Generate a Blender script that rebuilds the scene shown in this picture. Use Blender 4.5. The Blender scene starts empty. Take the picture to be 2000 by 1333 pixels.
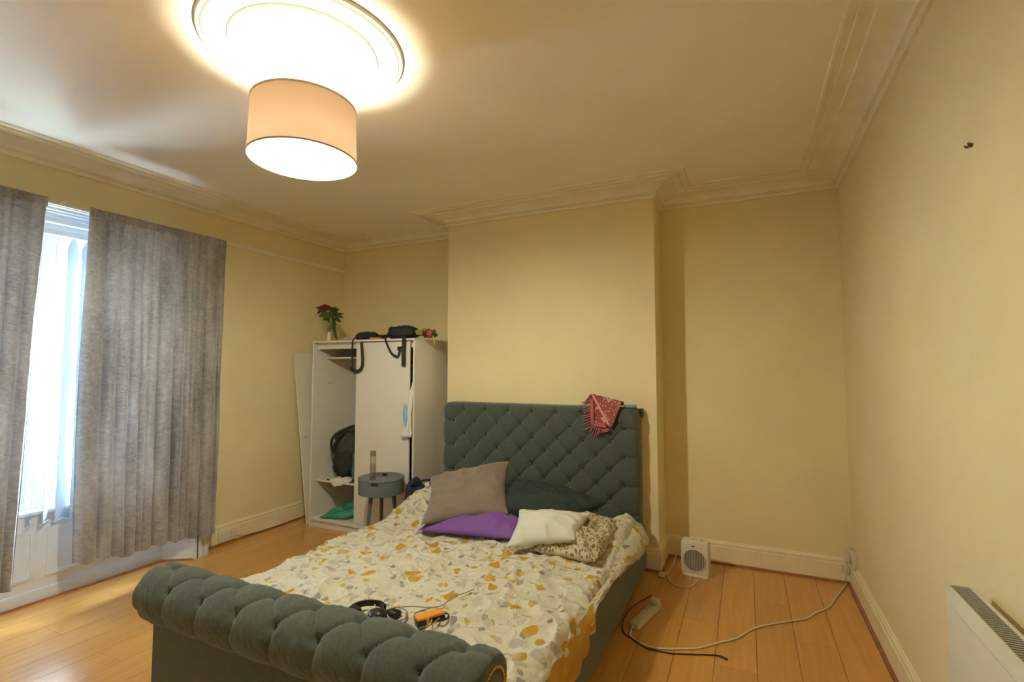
import bpy, bmesh, math, random
from mathutils import Vector, Matrix, noise
random.seed(7)
PI = math.pi
scene = bpy.context.scene
C = scene.collection

# ------------------------------------------------------------------ camera
W_PX, H_PX, F_PX = 2000.0, 1333.0, 967.0
CAM_H = 1.5
YAW = math.radians(25.2)
PITCH = math.atan(54.5 / F_PX)
cam_d = bpy.data.cameras.new('camera')
cam_d.sensor_fit = 'HORIZONTAL'
cam_d.sensor_width = 36.0
cam_d.lens = F_PX / W_PX * 36.0
cam_d.clip_start = 0.02
cam = bpy.data.objects.new('camera', cam_d)
cam.location = (0, 0, CAM_H)
cam.rotation_euler = (PI / 2 + PITCH, 0, YAW)
C.objects.link(cam)
scene.camera = cam

# ------------------------------------------------------------------ light
WORLD_COL = (0.66, 0.84, 1.0)
WORLD_STR = 105.0
BULB_COL = (0.98, 1.0, 0.82)
BULB_STR = 730.0
EXPOSURE = 0.0
w = bpy.data.worlds.new('overcast_sky')
scene.world = w
w.use_nodes = True
w.node_tree.nodes['Background'].inputs[0].default_value = (*WORLD_COL, 1)
w.node_tree.nodes['Background'].inputs[1].default_value = WORLD_STR
scene.view_settings.view_transform = 'Standard'
scene.view_settings.look = 'None'
scene.view_settings.gamma = 1.0
scene.view_settings.use_curve_mapping = False
scene.view_settings.exposure = EXPOSURE
scene.cycles.use_denoising = True
scene.cycles.max_bounces = 14
scene.cycles.diffuse_bounces = 8
scene.cycles.transparent_max_bounces = 16
scene.cycles.sample_clamp_indirect = 12.0

# ------------------------------------------------------------------ pixel -> place
_F = Vector((-math.sin(YAW) * math.cos(PITCH), math.cos(YAW) * math.cos(PITCH), math.sin(PITCH)))
_R = Vector((math.cos(YAW), math.sin(YAW), 0))
_U = _R.cross(_F)
_C = Vector((0, 0, CAM_H))
def ray(px, py):
    return _F + _R * ((px - 1000.0) / F_PX) - _U * ((py - 666.5) / F_PX)
def onz(px, py, z=0.0):
    d = ray(px, py); return _C + d * ((z - CAM_H) / d.z)
def ony(px, py, y):
    d = ray(px, py); return _C + d * (y / d.y)
def onx(px, py, x):
    d = ray(px, py); return _C + d * (x / d.x)

# ------------------------------------------------------------------ room numbers (metres)
XL, XR, YB, YF, CZ = -4.10, 0.645, 4.235, -1.05, 2.93
CHX0, CHX1, CHY = -2.475, -0.613, 3.87          # chimney breast
LAMP = (-1.755, 1.553)

# ------------------------------------------------------------------ materials
MATS = {}
def _new(name):
    m = bpy.data.materials.new(name); m.use_nodes = True
    MATS[name] = m
    nt = m.node_tree
    return m, nt, nt.nodes['Principled BSDF']
def mat(name, col, rough=0.6, var=0.0, vscale=6.0, bump=0.0, bscale=60.0, stretch=(1, 1, 1), metal=0.0, spec=0.5, sheen=0.0, col2=None, detail=4.0):
    """plain paint / cloth / plastic with a little procedural variation and relief"""
    m, nt, b = _new(name)
    b.inputs['Roughness'].default_value = rough
    b.inputs['Metallic'].default_value = metal
    b.inputs['Specular IOR Level'].default_value = spec
    if sheen: b.inputs['Sheen Weight'].default_value = sheen
    b.inputs['Base Color'].default_value = (*col, 1)
    tc = nt.nodes.new('ShaderNodeTexCoord')
    mp = nt.nodes.new('ShaderNodeMapping'); mp.inputs['Scale'].default_value = stretch
    nt.links.new(tc.outputs['Object'], mp.inputs['Vector'])
    if var or col2:
        n = nt.nodes.new('ShaderNodeTexNoise'); n.inputs['Scale'].default_value = vscale; n.inputs['Detail'].default_value = detail
        nt.links.new(mp.outputs[0], n.inputs['Vector'])
        r = nt.nodes.new('ShaderNodeValToRGB')
        c2 = col2 or tuple(min(1, c * (1 + var)) for c in col)
        c1 = col if col2 else tuple(c * (1 - var) for c in col)
        r.color_ramp.elements[0].color = (*c1, 1); r.color_ramp.elements[0].position = 0.35
        r.color_ramp.elements[1].color = (*c2, 1); r.color_ramp.elements[1].position = 0.65
        nt.links.new(n.outputs['Fac'], r.inputs[0]); nt.links.new(r.outputs[0], b.inputs['Base Color'])
    if bump:
        n2 = nt.nodes.new('ShaderNodeTexNoise'); n2.inputs['Scale'].default_value = bscale; n2.inputs['Detail'].default_value = 3
        nt.links.new(mp.outputs[0], n2.inputs['Vector'])
        bp = nt.nodes.new('ShaderNodeBump'); bp.inputs['Strength'].default_value = bump; bp.inputs['Distance'].default_value = 0.01
        nt.links.new(n2.outputs['Fac'], bp.inputs['Height']); nt.links.new(bp.outputs[0], b.inputs['Normal'])
    return m

WALL = mat('cream_wall_paint', (0.76, 0.66, 0.40), 0.62, var=0.035, vscale=1.6, bump=0.12, bscale=35)
CEIL = mat('off_white_ceiling_paint', (0.86, 0.81, 0.68), 0.8, var=0.02, vscale=1.2, bump=0.06, bscale=40)
TRIM = mat('cream_gloss_trim', (0.80, 0.71, 0.49), 0.38, var=0.04, vscale=9)
CORN = mat('cornice_paint', (0.82, 0.76, 0.60), 0.6, var=0.05, vscale=5)
JOIN = mat('daylight_tinted_gloss_joinery', (0.74, 0.775, 0.81), 0.3, var=0.02, vscale=8)  # white gloss paint with the blue of the daylight put into its colour
UPVC = mat('white_window_frame', (0.8, 0.82, 0.83), 0.3)
ROSEM = mat('white_plaster', (0.80, 0.76, 0.66), 0.7)
BEAD = mat('red_brown_beading', (0.30, 0.11, 0.045), 0.45, var=0.2, vscale=20)
SLATE = mat('slate_linen', (0.062, 0.080, 0.064), 0.85, var=0.14, vscale=90, bump=0.25, bscale=420, sheen=0.25)
SLATE_SHADED = mat('shade_darkened_slate_button', (0.024, 0.030, 0.024), 0.8)  # slate cloth darkened, shade of the button dimples is in the colour
GOLD = mat('brass_nailheads', (0.55, 0.40, 0.13), 0.35, metal=0.9)
WHITE = mat('white_laminate', (0.70, 0.675, 0.60), 0.4, var=0.015, vscale=4)
WHITE_EDGE = mat('white_edging', (0.74, 0.72, 0.66), 0.45)
TABLE = mat('blue_grey_lacquer', (0.115, 0.145, 0.16), 0.45, var=0.04)
BLACK = mat('black_cloth', (0.014, 0.018, 0.016), 0.8, var=0.2, vscale=30, bump=0.2, bscale=200)
BLACKP = mat('black_plastic', (0.012, 0.013, 0.014), 0.35)
STRAP = mat('black_webbing', (0.02, 0.024, 0.018), 0.7, bump=0.3, bscale=400)
TAUPE = mat('taupe_cotton', (0.205, 0.165, 0.13), 0.85, var=0.05, vscale=6, bump=0.1, bscale=300, sheen=0.2)
PURPLE = mat('purple_cotton', (0.20, 0.085, 0.36), 0.85, var=0.06, vscale=7, bump=0.1, bscale=300)
BLACKPIL = mat('black_green_cotton', (0.022, 0.034, 0.032), 0.9, var=0.15, vscale=9, bump=0.1, bscale=300)
WHITEPIL = mat('white_cotton', (0.66, 0.66, 0.60), 0.85, var=0.03, vscale=8)
NAVY = mat('navy_cloth', (0.012, 0.024, 0.050), 0.8, var=0.35, vscale=10)
TEAL = mat('teal_cloth', (0.03, 0.22, 0.15), 0.55, var=0.25, vscale=14)
BLUECL = mat('blue_denim', (0.05, 0.13, 0.20), 0.8, var=0.3, vscale=14)
SHIRT = mat('white_shirt_cloth', (0.68, 0.68, 0.66), 0.85)
SKYBL = mat('pale_blue_cloth', (0.25, 0.42, 0.6), 0.85)
PLAST = mat('white_plastic', (0.70, 0.66, 0.54), 0.4)
PLASTG = mat('cream_plastic', (0.62, 0.57, 0.44), 0.45)
CABLE = mat('white_cable', (0.66, 0.60, 0.46), 0.5)
GREY = mat('grey_plastic', (0.16, 0.155, 0.14), 0.5)
DARKG = mat('dark_grille', (0.05, 0.048, 0.04), 0.7)
RADM = mat('white_enamel', (0.70, 0.69, 0.60), 0.35, var=0.03, vscale=7)
RADG = mat('grey_grille', (0.34, 0.33, 0.28), 0.5)
ORANGE = mat('orange_plastic', (0.80, 0.30, 0.02), 0.45)
LEAF = mat('green_leaf', (0.05, 0.115, 0.02), 0.55, var=0.4, vscale=30)
LEAF2 = mat('yellow_green_wrap', (0.32, 0.32, 0.03), 0.6, var=0.3, vscale=20)
ROSE = mat('red_petal', (0.22, 0.012, 0.012), 0.6, var=0.3, vscale=40)
PINKROSE = mat('pinkish_red_petal', (0.5, 0.05, 0.06), 0.6, var=0.3, vscale=40)
CORD = mat('braided_grey_cord', (0.45, 0.43, 0.40), 0.7)
STEELM = mat('steel', (0.5, 0.5, 0.5), 0.3, metal=1.0)
PAPER = mat('printed_paper', (0.55, 0.52, 0.45), 0.6, col2=(0.30, 0.34, 0.32), vscale=25)
ORANGEP = mat('orange_paper', (0.5, 0.22, 0.05), 0.6, var=0.3, vscale=25)
LINENS = mat('white_sheet', (0.62, 0.60, 0.52), 0.85, var=0.04)
HOOKM = mat('dark_brass', (0.12, 0.08, 0.02), 0.5, metal=0.6)

def wood_mat():
    m, nt, b = _new('honey_laminate')
    tc = nt.nodes.new('ShaderNodeTexCoord'); mp = nt.nodes.new('ShaderNodeMapping'); mp.inputs['Scale'].default_value = (38, 2.2, 1)
    nt.links.new(tc.outputs['Object'], mp.inputs['Vector'])
    oi = nt.nodes.new('ShaderNodeObjectInfo')
    add = nt.nodes.new('ShaderNodeVectorMath'); add.operation = 'ADD'
    mul = nt.nodes.new('ShaderNodeVectorMath'); mul.operation = 'SCALE'; mul.inputs[0].default_value = (31, 17, 5)
    nt.links.new(oi.outputs['Random'], mul.inputs['Scale']); nt.links.new(mp.outputs[0], add.inputs[0]); nt.links.new(mul.outputs[0], add.inputs[1])
    n = nt.nodes.new('ShaderNodeTexNoise'); n.inputs['Scale'].default_value = 1.0; n.inputs['Detail'].default_value = 5; n.inputs['Distortion'].default_value = 0.6
    nt.links.new(add.outputs[0], n.inputs['Vector'])
    r = nt.nodes.new('ShaderNodeValToRGB')
    r.color_ramp.elements[0].position = 0.3; r.color_ramp.elements[0].color = (0.52, 0.250, 0.052, 1)
    r.color_ramp.elements[1].position = 0.72; r.color_ramp.elements[1].color = (0.61, 0.312, 0.072, 1)
    nt.links.new(n.outputs['Fac'], r.inputs[0])
    hsv = nt.nodes.new('ShaderNodeHueSaturation')
    mr = nt.nodes.new('ShaderNodeMapRange'); mr.inputs['To Min'].default_value = 0.92; mr.inputs['To Max'].default_value = 1.08
    nt.links.new(oi.outputs['Random'], mr.inputs['Value']); nt.links.new(mr.outputs[0], hsv.inputs['Value']); nt.links.new(r.outputs[0], hsv.inputs['Color'])
    nt.links.new(hsv.outputs[0], b.inputs['Base Color'])
    b.inputs['Roughness'].default_value = 0.28; b.inputs['Coat Weight'].default_value = 0.5; b.inputs['Coat Roughness'].default_value = 0.22
    return m
WOOD = wood_mat()
GROOVE = mat('dark_joint', (0.16, 0.07, 0.018), 0.7)

def glass_mat():
    m, nt, b = _new('window_glass')
    nt.nodes.remove(b); out = nt.nodes['Material Output']
    t = nt.nodes.new('ShaderNodeBsdfTransparent'); t.inputs[0].default_value = (0.95, 0.98, 0.98, 1)
    g = nt.nodes.new('ShaderNodeBsdfGlossy'); g.inputs['Roughness'].default_value = 0.02
    mx = nt.nodes.new('ShaderNodeMixShader'); mx.inputs[0].default_value = 0.06
    nt.links.new(t.outputs[0], mx.inputs[1]); nt.links.new(g.outputs[0], mx.inputs[2]); nt.links.new(mx.outputs[0], out.inputs[0])
    return m
GLASS = glass_mat()
def bottle_mat():
    m, nt, b = _new('clear_bottle_glass')
    nt.nodes.remove(b); out = nt.nodes['Material Output']
    t = nt.nodes.new('ShaderNodeBsdfTransparent'); t.inputs[0].default_value = (0.86, 0.86, 0.82, 1)
    g = nt.nodes.new('ShaderNodeBsdfGlossy'); g.inputs['Roughness'].default_value = 0.05
    lw = nt.nodes.new('ShaderNodeLayerWeight'); lw.inputs[0].default_value = 0.35
    mx = nt.nodes.new('ShaderNodeMixShader')
    nt.links.new(lw.outputs['Facing'], mx.inputs[0])
    nt.links.new(t.outputs[0], mx.inputs[1]); nt.links.new(g.outputs[0], mx.inputs[2]); nt.links.new(mx.outputs[0], out.inputs[0])
    return m
BOTTLE = bottle_mat()
def translucent_mat(name, col, fac, rough=0.8, weave=0.0):
    m, nt, b = _new(name)
    out = nt.nodes['Material Output']
    b.inputs['Base Color'].default_value = (*col, 1); b.inputs['Roughness'].default_value = rough; b.inputs['Specular IOR Level'].default_value = 0.2
    t = nt.nodes.new('ShaderNodeBsdfTranslucent'); t.inputs[0].default_value = (*col, 1)
    if weave:
        tc = nt.nodes.new('ShaderNodeTexCoord'); n = nt.nodes.new('ShaderNodeTexNoise'); n.inputs['Scale'].default_value = 14; n.inputs['Detail'].default_value = 6
        nt.links.new(tc.outputs['Object'], n.inputs['Vector'])
        mr = nt.nodes.new('ShaderNodeMapRange'); mr.inputs['To Min'].default_value = 1 - weave; mr.inputs['To Max'].default_value = 1 + weave
        nt.links.new(n.outputs['Fac'], mr.inputs['Value'])
        hs = nt.nodes.new('ShaderNodeHueSaturation'); hs.inputs['Color'].default_value = (*col, 1)
        nt.links.new(mr.outputs[0], hs.inputs['Value']); nt.links.new(hs.outputs[0], t.inputs[0])
    mx = nt.nodes.new('ShaderNodeMixShader'); mx.inputs[0].default_value = fac
    nt.links.new(b.outputs[0], mx.inputs[1]); nt.links.new(t.outputs[0], mx.inputs[2]); nt.links.new(mx.outputs[0], out.inputs[0])
    return m
SHADE = translucent_mat('taupe_linen_shade', (0.50, 0.33, 0.21), 0.026, weave=0.12)
SLATM = translucent_mat('pale_blue_blind_fabric', (0.55, 0.63, 0.70), 0.12)
def bulb_mat():
    m, nt, b = _new('lit_bulb')
    nt.nodes.remove(b)
    e = nt.nodes.new('ShaderNodeEmission'); e.inputs[0].default_value = (*BULB_COL, 1); e.inputs[1].default_value = BULB_STR
    nt.links.new(e.outputs[0], nt.nodes['Material Output'].inputs[0])
    return m
BULB = bulb_mat()

def velvet_mat():
    m, nt, b = _new('crushed_velvet')
    tc = nt.nodes.new('ShaderNodeTexCoord')
    mp = nt.nodes.new('ShaderNodeMapping'); mp.inputs['Scale'].default_value = (1, 16, 26)
    nt.links.new(tc.outputs['Object'], mp.inputs['Vector'])
    n = nt.nodes.new('ShaderNodeTexNoise'); n.inputs['Scale'].default_value = 1.6; n.inputs['Detail'].default_value = 7; n.inputs['Roughness'].default_value = 0.7; n.inputs['Distortion'].default_value = 1.2
    nt.links.new(mp.outputs[0], n.inputs['Vector'])
    mp2 = nt.nodes.new('ShaderNodeMapping'); mp2.inputs['Scale'].default_value = (1, 7, 1.6)
    nt.links.new(tc.outputs['Object'], mp2.inputs['Vector'])
    n2 = nt.nodes.new('ShaderNodeTexNoise'); n2.inputs['Scale'].default_value = 1.2; n2.inputs['Detail'].default_value = 4
    nt.links.new(mp2.outputs[0], n2.inputs['Vector'])
    ad = nt.nodes.new('ShaderNodeMath'); ad.operation = 'ADD'
    nt.links.new(n.outputs['Fac'], ad.inputs[0]); nt.links.new(n2.outputs['Fac'], ad.inputs[1])
    r = nt.nodes.new('ShaderNodeValToRGB')
    r.color_ramp.elements[0].position = 0.36; r.color_ramp.elements[0].color = (0.15, 0.146, 0.15, 1)
    e = r.color_ramp.elements.new(0.5); e.color = (0.29, 0.28, 0.285, 1)
    r.color_ramp.elements[2].position = 0.66; r.color_ramp.elements[2].color = (0.45, 0.435, 0.435, 1)
    hv = nt.nodes.new('ShaderNodeMath'); hv.operation = 'MULTIPLY'; hv.inputs[1].default_value = 0.5
    nt.links.new(ad.outputs[0], hv.inputs[0]); nt.links.new(hv.outputs[0], r.inputs[0])
    nt.links.new(r.outputs[0], b.inputs['Base Color'])
    b.inputs['Roughness'].default_value = 0.5; b.inputs['Sheen Weight'].default_value = 0.5
    bp = nt.nodes.new('ShaderNodeBump'); bp.inputs['Strength'].default_value = 0.4; bp.inputs['Distance'].default_value = 0.01
    nt.links.new(n.outputs['Fac'], bp.inputs['Height']); nt.links.new(bp.outputs[0], b.inputs['Normal'])
    t = nt.nodes.new('ShaderNodeBsdfTranslucent'); nt.links.new(r.outputs[0], t.inputs[0])
    mx = nt.nodes.new('ShaderNodeMixShader'); mx.inputs[0].default_value = 0.026
    nt.links.new(b.outputs[0], mx.inputs[1]); nt.links.new(t.outputs[0], mx.inputs[2])
    nt.links.new(mx.outputs[0], nt.nodes['Material Output'].inputs[0])
    return m
VELVET = velvet_mat()

class NG:
    """small helper to chain shader nodes"""
    def __init__(s, nt): s.nt = nt
    def n(s, t, **k):
        o = s.nt.nodes.new(t)
        for a, v in k.items(): setattr(o, a, v)
        return o
    def link(s, a, b): s.nt.links.new(a, b)
    def math(s, op, a, b=None):
        o = s.n('ShaderNodeMath', operation=op)
        for i, v in enumerate((a, b)):
            if v is None: continue
            if isinstance(v, (int, float)): o.inputs[i].default_value = v
            else: s.link(v, o.inputs[i])
        return o.outputs[0]
    def mix(s, fac, a, b):
        o = s.n('ShaderNodeMix', data_type='RGBA')
        if isinstance(fac, (int, float)): o.inputs[0].default_value = fac
        else: s.link(fac, o.inputs[0])
        for i, v in ((6, a), (7, b)):
            if isinstance(v, tuple): o.inputs[i].default_value = (*v, 1)
            else: s.link(v, o.inputs[i])
        return o.outputs[2]
def duvet_mat():
    m, nt, b = _new('printed_duvet_cotton')
    g = NG(nt)
    uv = g.n('ShaderNodeUVMap', uv_map='UVMap')
    base = (0.60, 0.575, 0.47)
    nz = g.n('ShaderNodeTexNoise'); nz.inputs['Scale'].default_value = 11; nz.inputs['Detail'].default_value = 2
    g.link(uv.outputs[0], nz.inputs['Vector'])
    sub = g.n('ShaderNodeVectorMath', operation='SUBTRACT'); g.link(nz.outputs['Color'], sub.inputs[0]); sub.inputs[1].default_value = (.5, .5, .5)
    sc = g.n('ShaderNodeVectorMath', operation='SCALE'); g.link(sub.outputs[0], sc.inputs[0]); sc.inputs['Scale'].default_value = 0.085
    wp = g.n('ShaderNodeVectorMath', operation='ADD'); g.link(uv.outputs[0], wp.inputs[0]); g.link(sc.outputs[0], wp.inputs[1])
    def layer(scale, off, st, lo, hi, keep):
        mp = g.n('ShaderNodeMapping'); mp.inputs['Location'].default_value = off; mp.inputs['Scale'].default_value = st
        mp.inputs['Rotation'].default_value = (0, 0, off[0])
        g.link(wp.outputs[0], mp.inputs['Vector'])
        v = g.n('ShaderNodeTexVoronoi', voronoi_dimensions='2D'); v.inputs['Scale'].default_value = scale; v.inputs['Randomness'].default_value = 0.85
        g.link(mp.outputs[0], v.inputs['Vector'])
        sp = g.n('ShaderNodeSeparateColor'); g.link(v.outputs['Color'], sp.inputs[0])
        thr = g.math('ADD', g.math('MULTIPLY', sp.outputs[1], hi - lo), lo)
        ins = g.math('LESS_THAN', v.outputs['Distance'], thr)
        kp = g.math('LESS_THAN', sp.outputs[0], keep)
        return g.math('MULTIPLY', ins, kp), sp.outputs[2], v.outputs['Distance'], thr
    # pale grey blobs, mid-grey blobs, mustard blobs, thin stalks
    m1, r1, d1, t1 = layer(10.5, (0.3, 1.7, 0), (1, 1.35, 1), 0.16, 0.36, 0.42)
    col = g.mix(m1, base, g.mix(r1, (0.42, 0.40, 0.35), (0.52, 0.49, 0.40)))
    ln = g.n('ShaderNodeTexVoronoi', voronoi_dimensions='2D', feature='DISTANCE_TO_EDGE'); ln.inputs['Scale'].default_value = 7
    g.link(wp.outputs[0], ln.inputs['Vector'])
    n3 = g.n('ShaderNodeTexNoise'); n3.inputs['Scale'].default_value = 9; g.link(uv.outputs[0], n3.inputs['Vector'])
    lm = g.math('MULTIPLY', g.math('LESS_THAN', ln.outputs['Distance'], 0.014), g.math('GREATER_THAN', n3.outputs['Fac'], 0.52))
    col = g.mix(g.math('MULTIPLY', lm, 0.7), col, (0.30, 0.28, 0.22))
    m2, r2, d2, t2 = layer(12.0, (1.1, 4.2, 0), (1.5, 1, 1), 0.14, 0.28, 0.30)
    col = g.mix(m2, col, g.mix(r2, (0.25, 0.245, 0.235), (0.36, 0.35, 0.32)))
    m3, r3, d3, t3 = layer(9.0, (2.2, 0.6, 0), (1.2, 1, 1), 0.18, 0.40, 0.34)
    col = g.mix(m3, col, g.mix(r3, (0.46, 0.26, 0.03), (0.52, 0.33, 0.055)))
    rg = g.math('MULTIPLY', m3, g.math('MULTIPLY', g.math('LESS_THAN', d3, g.math('MULTIPLY', t3, 0.5)), g.math('GREATER_THAN', r3, 0.72)))
    col = g.mix(rg, col, (0.42, 0.40, 0.35))
    m4, r4, d4, t4 = layer(15, (0.9, 2.9, 0), (1, 1.2, 1), 0.14, 0.26, 0.22)
    col = g.mix(m4, col, g.mix(r4, (0.55, 0.33, 0.05), (0.48, 0.42, 0.10)))
    g.link(col, b.inputs['Base Color'])
    b.inputs['Roughness'].default_value = 0.9; b.inputs['Specular IOR Level'].default_value = 0.2
    n4 = g.n('ShaderNodeTexNoise'); n4.inputs['Scale'].default_value = 22; n4.inputs['Detail'].default_value = 4; n4.inputs['Distortion'].default_value = 0.8
    g.link(uv.outputs[0], n4.inputs['Vector'])
    bp = g.n('ShaderNodeBump'); bp.inputs['Strength'].default_value = 0.5; bp.inputs['Distance'].default_value = 0.02
    g.link(n4.outputs['Fac'], bp.inputs['Height']); g.link(bp.outputs[0], b.inputs['Normal'])
    return m
DUVET = duvet_mat()
def dots_mat(name, base, dot, scale, thr, dens=0.5, dot2=None):
    m, nt, b = _new(name); g = NG(nt)
    uv = g.n('ShaderNodeUVMap', uv_map='UVMap')
    v = g.n('ShaderNodeTexVoronoi', voronoi_dimensions='2D'); v.inputs['Scale'].default_value = scale
    g.link(uv.outputs[0], v.inputs['Vector'])
    sp = g.n('ShaderNodeSeparateColor'); g.link(v.outputs['Color'], sp.inputs[0])
    k = g.math('MULTIPLY', g.math('LESS_THAN', v.outputs['Distance'], thr), g.math('LESS_THAN', sp.outputs[0], dens))
    g.link(g.mix(k, base, g.mix(sp.outputs[1], dot, dot2 or dot)), b.inputs['Base Color'])
    b.inputs['Roughness'].default_value = 0.9
    return m
MUSTARD = dots_mat('mustard_lining', (0.46, 0.25, 0.025), (0.60, 0.54, 0.38), 9, 0.22, 0.3)
FLORAL = dots_mat('small_floral_print', (0.50, 0.44, 0.29), (0.13, 0.105, 0.065), 62, 0.40, 0.62, (0.26, 0.22, 0.12))
SHAWL = dots_mat('brocade_shawl', (0.30, 0.055, 0.065), (0.60, 0.52, 0.36), 55, 0.42, 0.42, (0.20, 0.10, 0.04))
SHAWLP = mat('rose_pink_border', (0.42, 0.075, 0.10), 0.7, var=0.12, vscale=60)
SHAWLF = mat('dusky_pink_fringe', (0.33, 0.12, 0.12), 0.9, var=0.25, vscale=80)
SHAWLO = mat('light_fold_edge', (0.58, 0.27, 0.22), 0.7)

# ------------------------------------------------------------------ mesh helpers
def obj(name, bm, m, parent=None, smooth=False, uv=False):
    me = bpy.data.meshes.new(name)
    bm.normal_update()
    bm.to_mesh(me); bm.free()
    for mm in (m if isinstance(m, (list, tuple)) else [m]): me.materials.append(mm)
    if smooth:
        for p in me.polygons: p.use_smooth = True
    o = bpy.data.objects.new(name, me); C.objects.link(o)
    if parent is not None: o.parent = parent
    return o
def inst(name, me, parent=None, loc=(0, 0, 0), rot=(0, 0, 0)):
    o = bpy.data.objects.new(name, me); C.objects.link(o); o.location = loc; o.rotation_euler = rot
    if parent is not None: o.parent = parent
    return o
def tag(o, label, cat, group=None):
    o['label'] = label; o['category'] = cat
    if group: o['group'] = group
    return o
def struct(o, label=None):
    o['kind'] = 'structure'
    if label: o['label'] = label
    return o
def empty(name, loc=(0, 0, 0)):
    o = bpy.data.objects.new(name, None); C.objects.link(o); o.location = loc; o.empty_display_size = 0.1
    return o
def auto_smooth(o, ang=35):
    me = o.data
    for p in me.polygons: p.use_smooth = True
    me.set_sharp_from_angle(angle=math.radians(ang))
    return o
def box(bm, a, b, bev=0.0, seg=2, mi=0):
    x0, y0, z0 = (min(a[i], b[i]) for i in range(3)); x1, y1, z1 = (max(a[i], b[i]) for i in range(3))
    vs = [bm.verts.new(p) for p in ((x0, y0, z0), (x1, y0, z0), (x1, y1, z0), (x0, y1, z0), (x0, y0, z1), (x1, y0, z1), (x1, y1, z1), (x0, y1, z1))]
    fs = [bm.faces.new([vs[i] for i in q]) for q in ((0, 3, 2, 1), (4, 5, 6, 7), (0, 1, 5, 4), (1, 2, 6, 5), (2, 3, 7, 6), (3, 0, 4, 7))]
    for f in fs: f.material_index = mi
    if bev > 0:
        es = list({e for f in fs for e in f.edges})
        bmesh.ops.bevel(bm, geom=es, offset=bev, segments=seg, affect='EDGES', profile=0.5)
def boxo(name, a, b, m, parent=None, bev=0.0, seg=2):
    bm = bmesh.new(); box(bm, a, b, bev, seg)
    o = obj(name, bm, m, parent)
    if bev: auto_smooth(o, 40)
    return o
def poly_prism(bm, pts, vec):
    """closed prism: polygon pts (Vectors) extruded along vec"""
    v0 = [bm.verts.new(p) for p in pts]; v1 = [bm.verts.new(Vector(p) + Vector(vec)) for p in pts]
    n = len(pts)
    bm.faces.new(v0[::-1]); bm.faces.new(v1)
    for i in range(n): bm.faces.new((v0[i], v0[(i + 1) % n], v1[(i + 1) % n], v1[i]))
def lathe(bm, prof, c, seg=40, axis='z', cap=True):
    """prof: list of (r, h)"""
    rings = []
    for r, h in prof:
        ring = []
        for k in range(seg):
            a = 2 * PI * k / seg
            p = (r * math.cos(a), r * math.sin(a), h) if axis == 'z' else ((h, r * math.cos(a), r * math.sin(a)) if axis == 'x' else (r * math.cos(a), h, r * math.sin(a)))
            ring.append(bm.verts.new(Vector(c) + Vector(p)))
        rings.append(ring)
    for a, b in zip(rings, rings[1:]):
        for k in range(seg): bm.faces.new((a[k], a[(k + 1) % seg], b[(k + 1) % seg], b[k]))
    if cap:
        for rg in (rings[0][::-1], rings[-1]):
            try: bm.faces.new(rg)
            except ValueError: pass
    bmesh.ops.recalc_face_normals(bm, faces=bm.faces[:])
def smooth_path(pts, sub=6):
    pts = [Vector(p) for p in pts]; out = []
    n = len(pts)
    for i in range(n - 1):
        p0 = pts[max(i - 1, 0)]; p1 = pts[i]; p2 = pts[i + 1]; p3 = pts[min(i + 2, n - 1)]
        for k in range(sub):
            t = k / sub
            out.append(0.5 * ((2 * p1) + (-p0 + p2) * t + (2 * p0 - 5 * p1 + 4 * p2 - p3) * t * t + (-p0 + 3 * p1 - 3 * p2 + p3) * t ** 3))
    out.append(pts[-1]); return out
def tube(bm, pts, r, seg=8, smooth=6, up=None, flat=None):
    """round tube, or flat ribbon when flat=(half_width, half_thickness) with width along up"""
    P = smooth_path(pts, smooth) if smooth else [Vector(p) for p in pts]
    n = len(P); rings = []
    prev = None
    for i in range(n):
        t = (P[min(i + 1, n - 1)] - P[max(i - 1, 0)])
        if t.length < 1e-7: t = Vector((0, 0, 1))
        t.normalize()
        if prev is None:
            ref = Vector(up) if up is not None else (Vector((0, 0, 1)) if abs(t.z) < 0.9 else Vector((1, 0, 0)))
            a = ref - t * ref.dot(t)
        else:
            ref = Vector(up) if up is not None else prev
            a = ref - t * ref.dot(t)
            if a.length < 1e-4: a = prev - t * prev.dot(t)
        a.normalize(); prev = a; b = t.cross(a)
        rr = r(i / (n - 1)) if callable(r) else r
        ring = []
        if flat:
            hw, ht = flat
            for sx, sy in ((1, 1), (-1, 1), (-1, -1), (1, -1)): ring.append(bm.verts.new(P[i] + a * hw * sx + b * ht * sy))
        else:
            for k in range(seg):
                an = 2 * PI * k / seg; ring.append(bm.verts.new(P[i] + (a * math.cos(an) + b * math.sin(an)) * rr))
        rings.append(ring)
    s = len(rings[0])
    for A, B in zip(rings, rings[1:]):
        for k in range(s): bm.faces.new((A[k], A[(k + 1) % s], B[(k + 1) % s], B[k]))
    bm.faces.new(rings[0][::-1]); bm.faces.new(rings[-1])
    bmesh.ops.recalc_face_normals(bm, faces=bm.faces[:])
def tubeo(name, pts, r, m, parent=None, **k):
    bm = bmesh.new(); tube(bm, pts, r, **k)
    return obj(name, bm, m, parent, smooth=not k.get('flat'))
def sphere(bm, c, r, sx=1, sy=1, sz=1, seg=12, rings=8):
    mt = Matrix.Translation(c) @ Matrix.Diagonal((sx, sy, sz, 1))
    bmesh.ops.create_uvsphere(bm, u_segments=seg, v_segments=rings, radius=r, matrix=mt)
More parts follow.
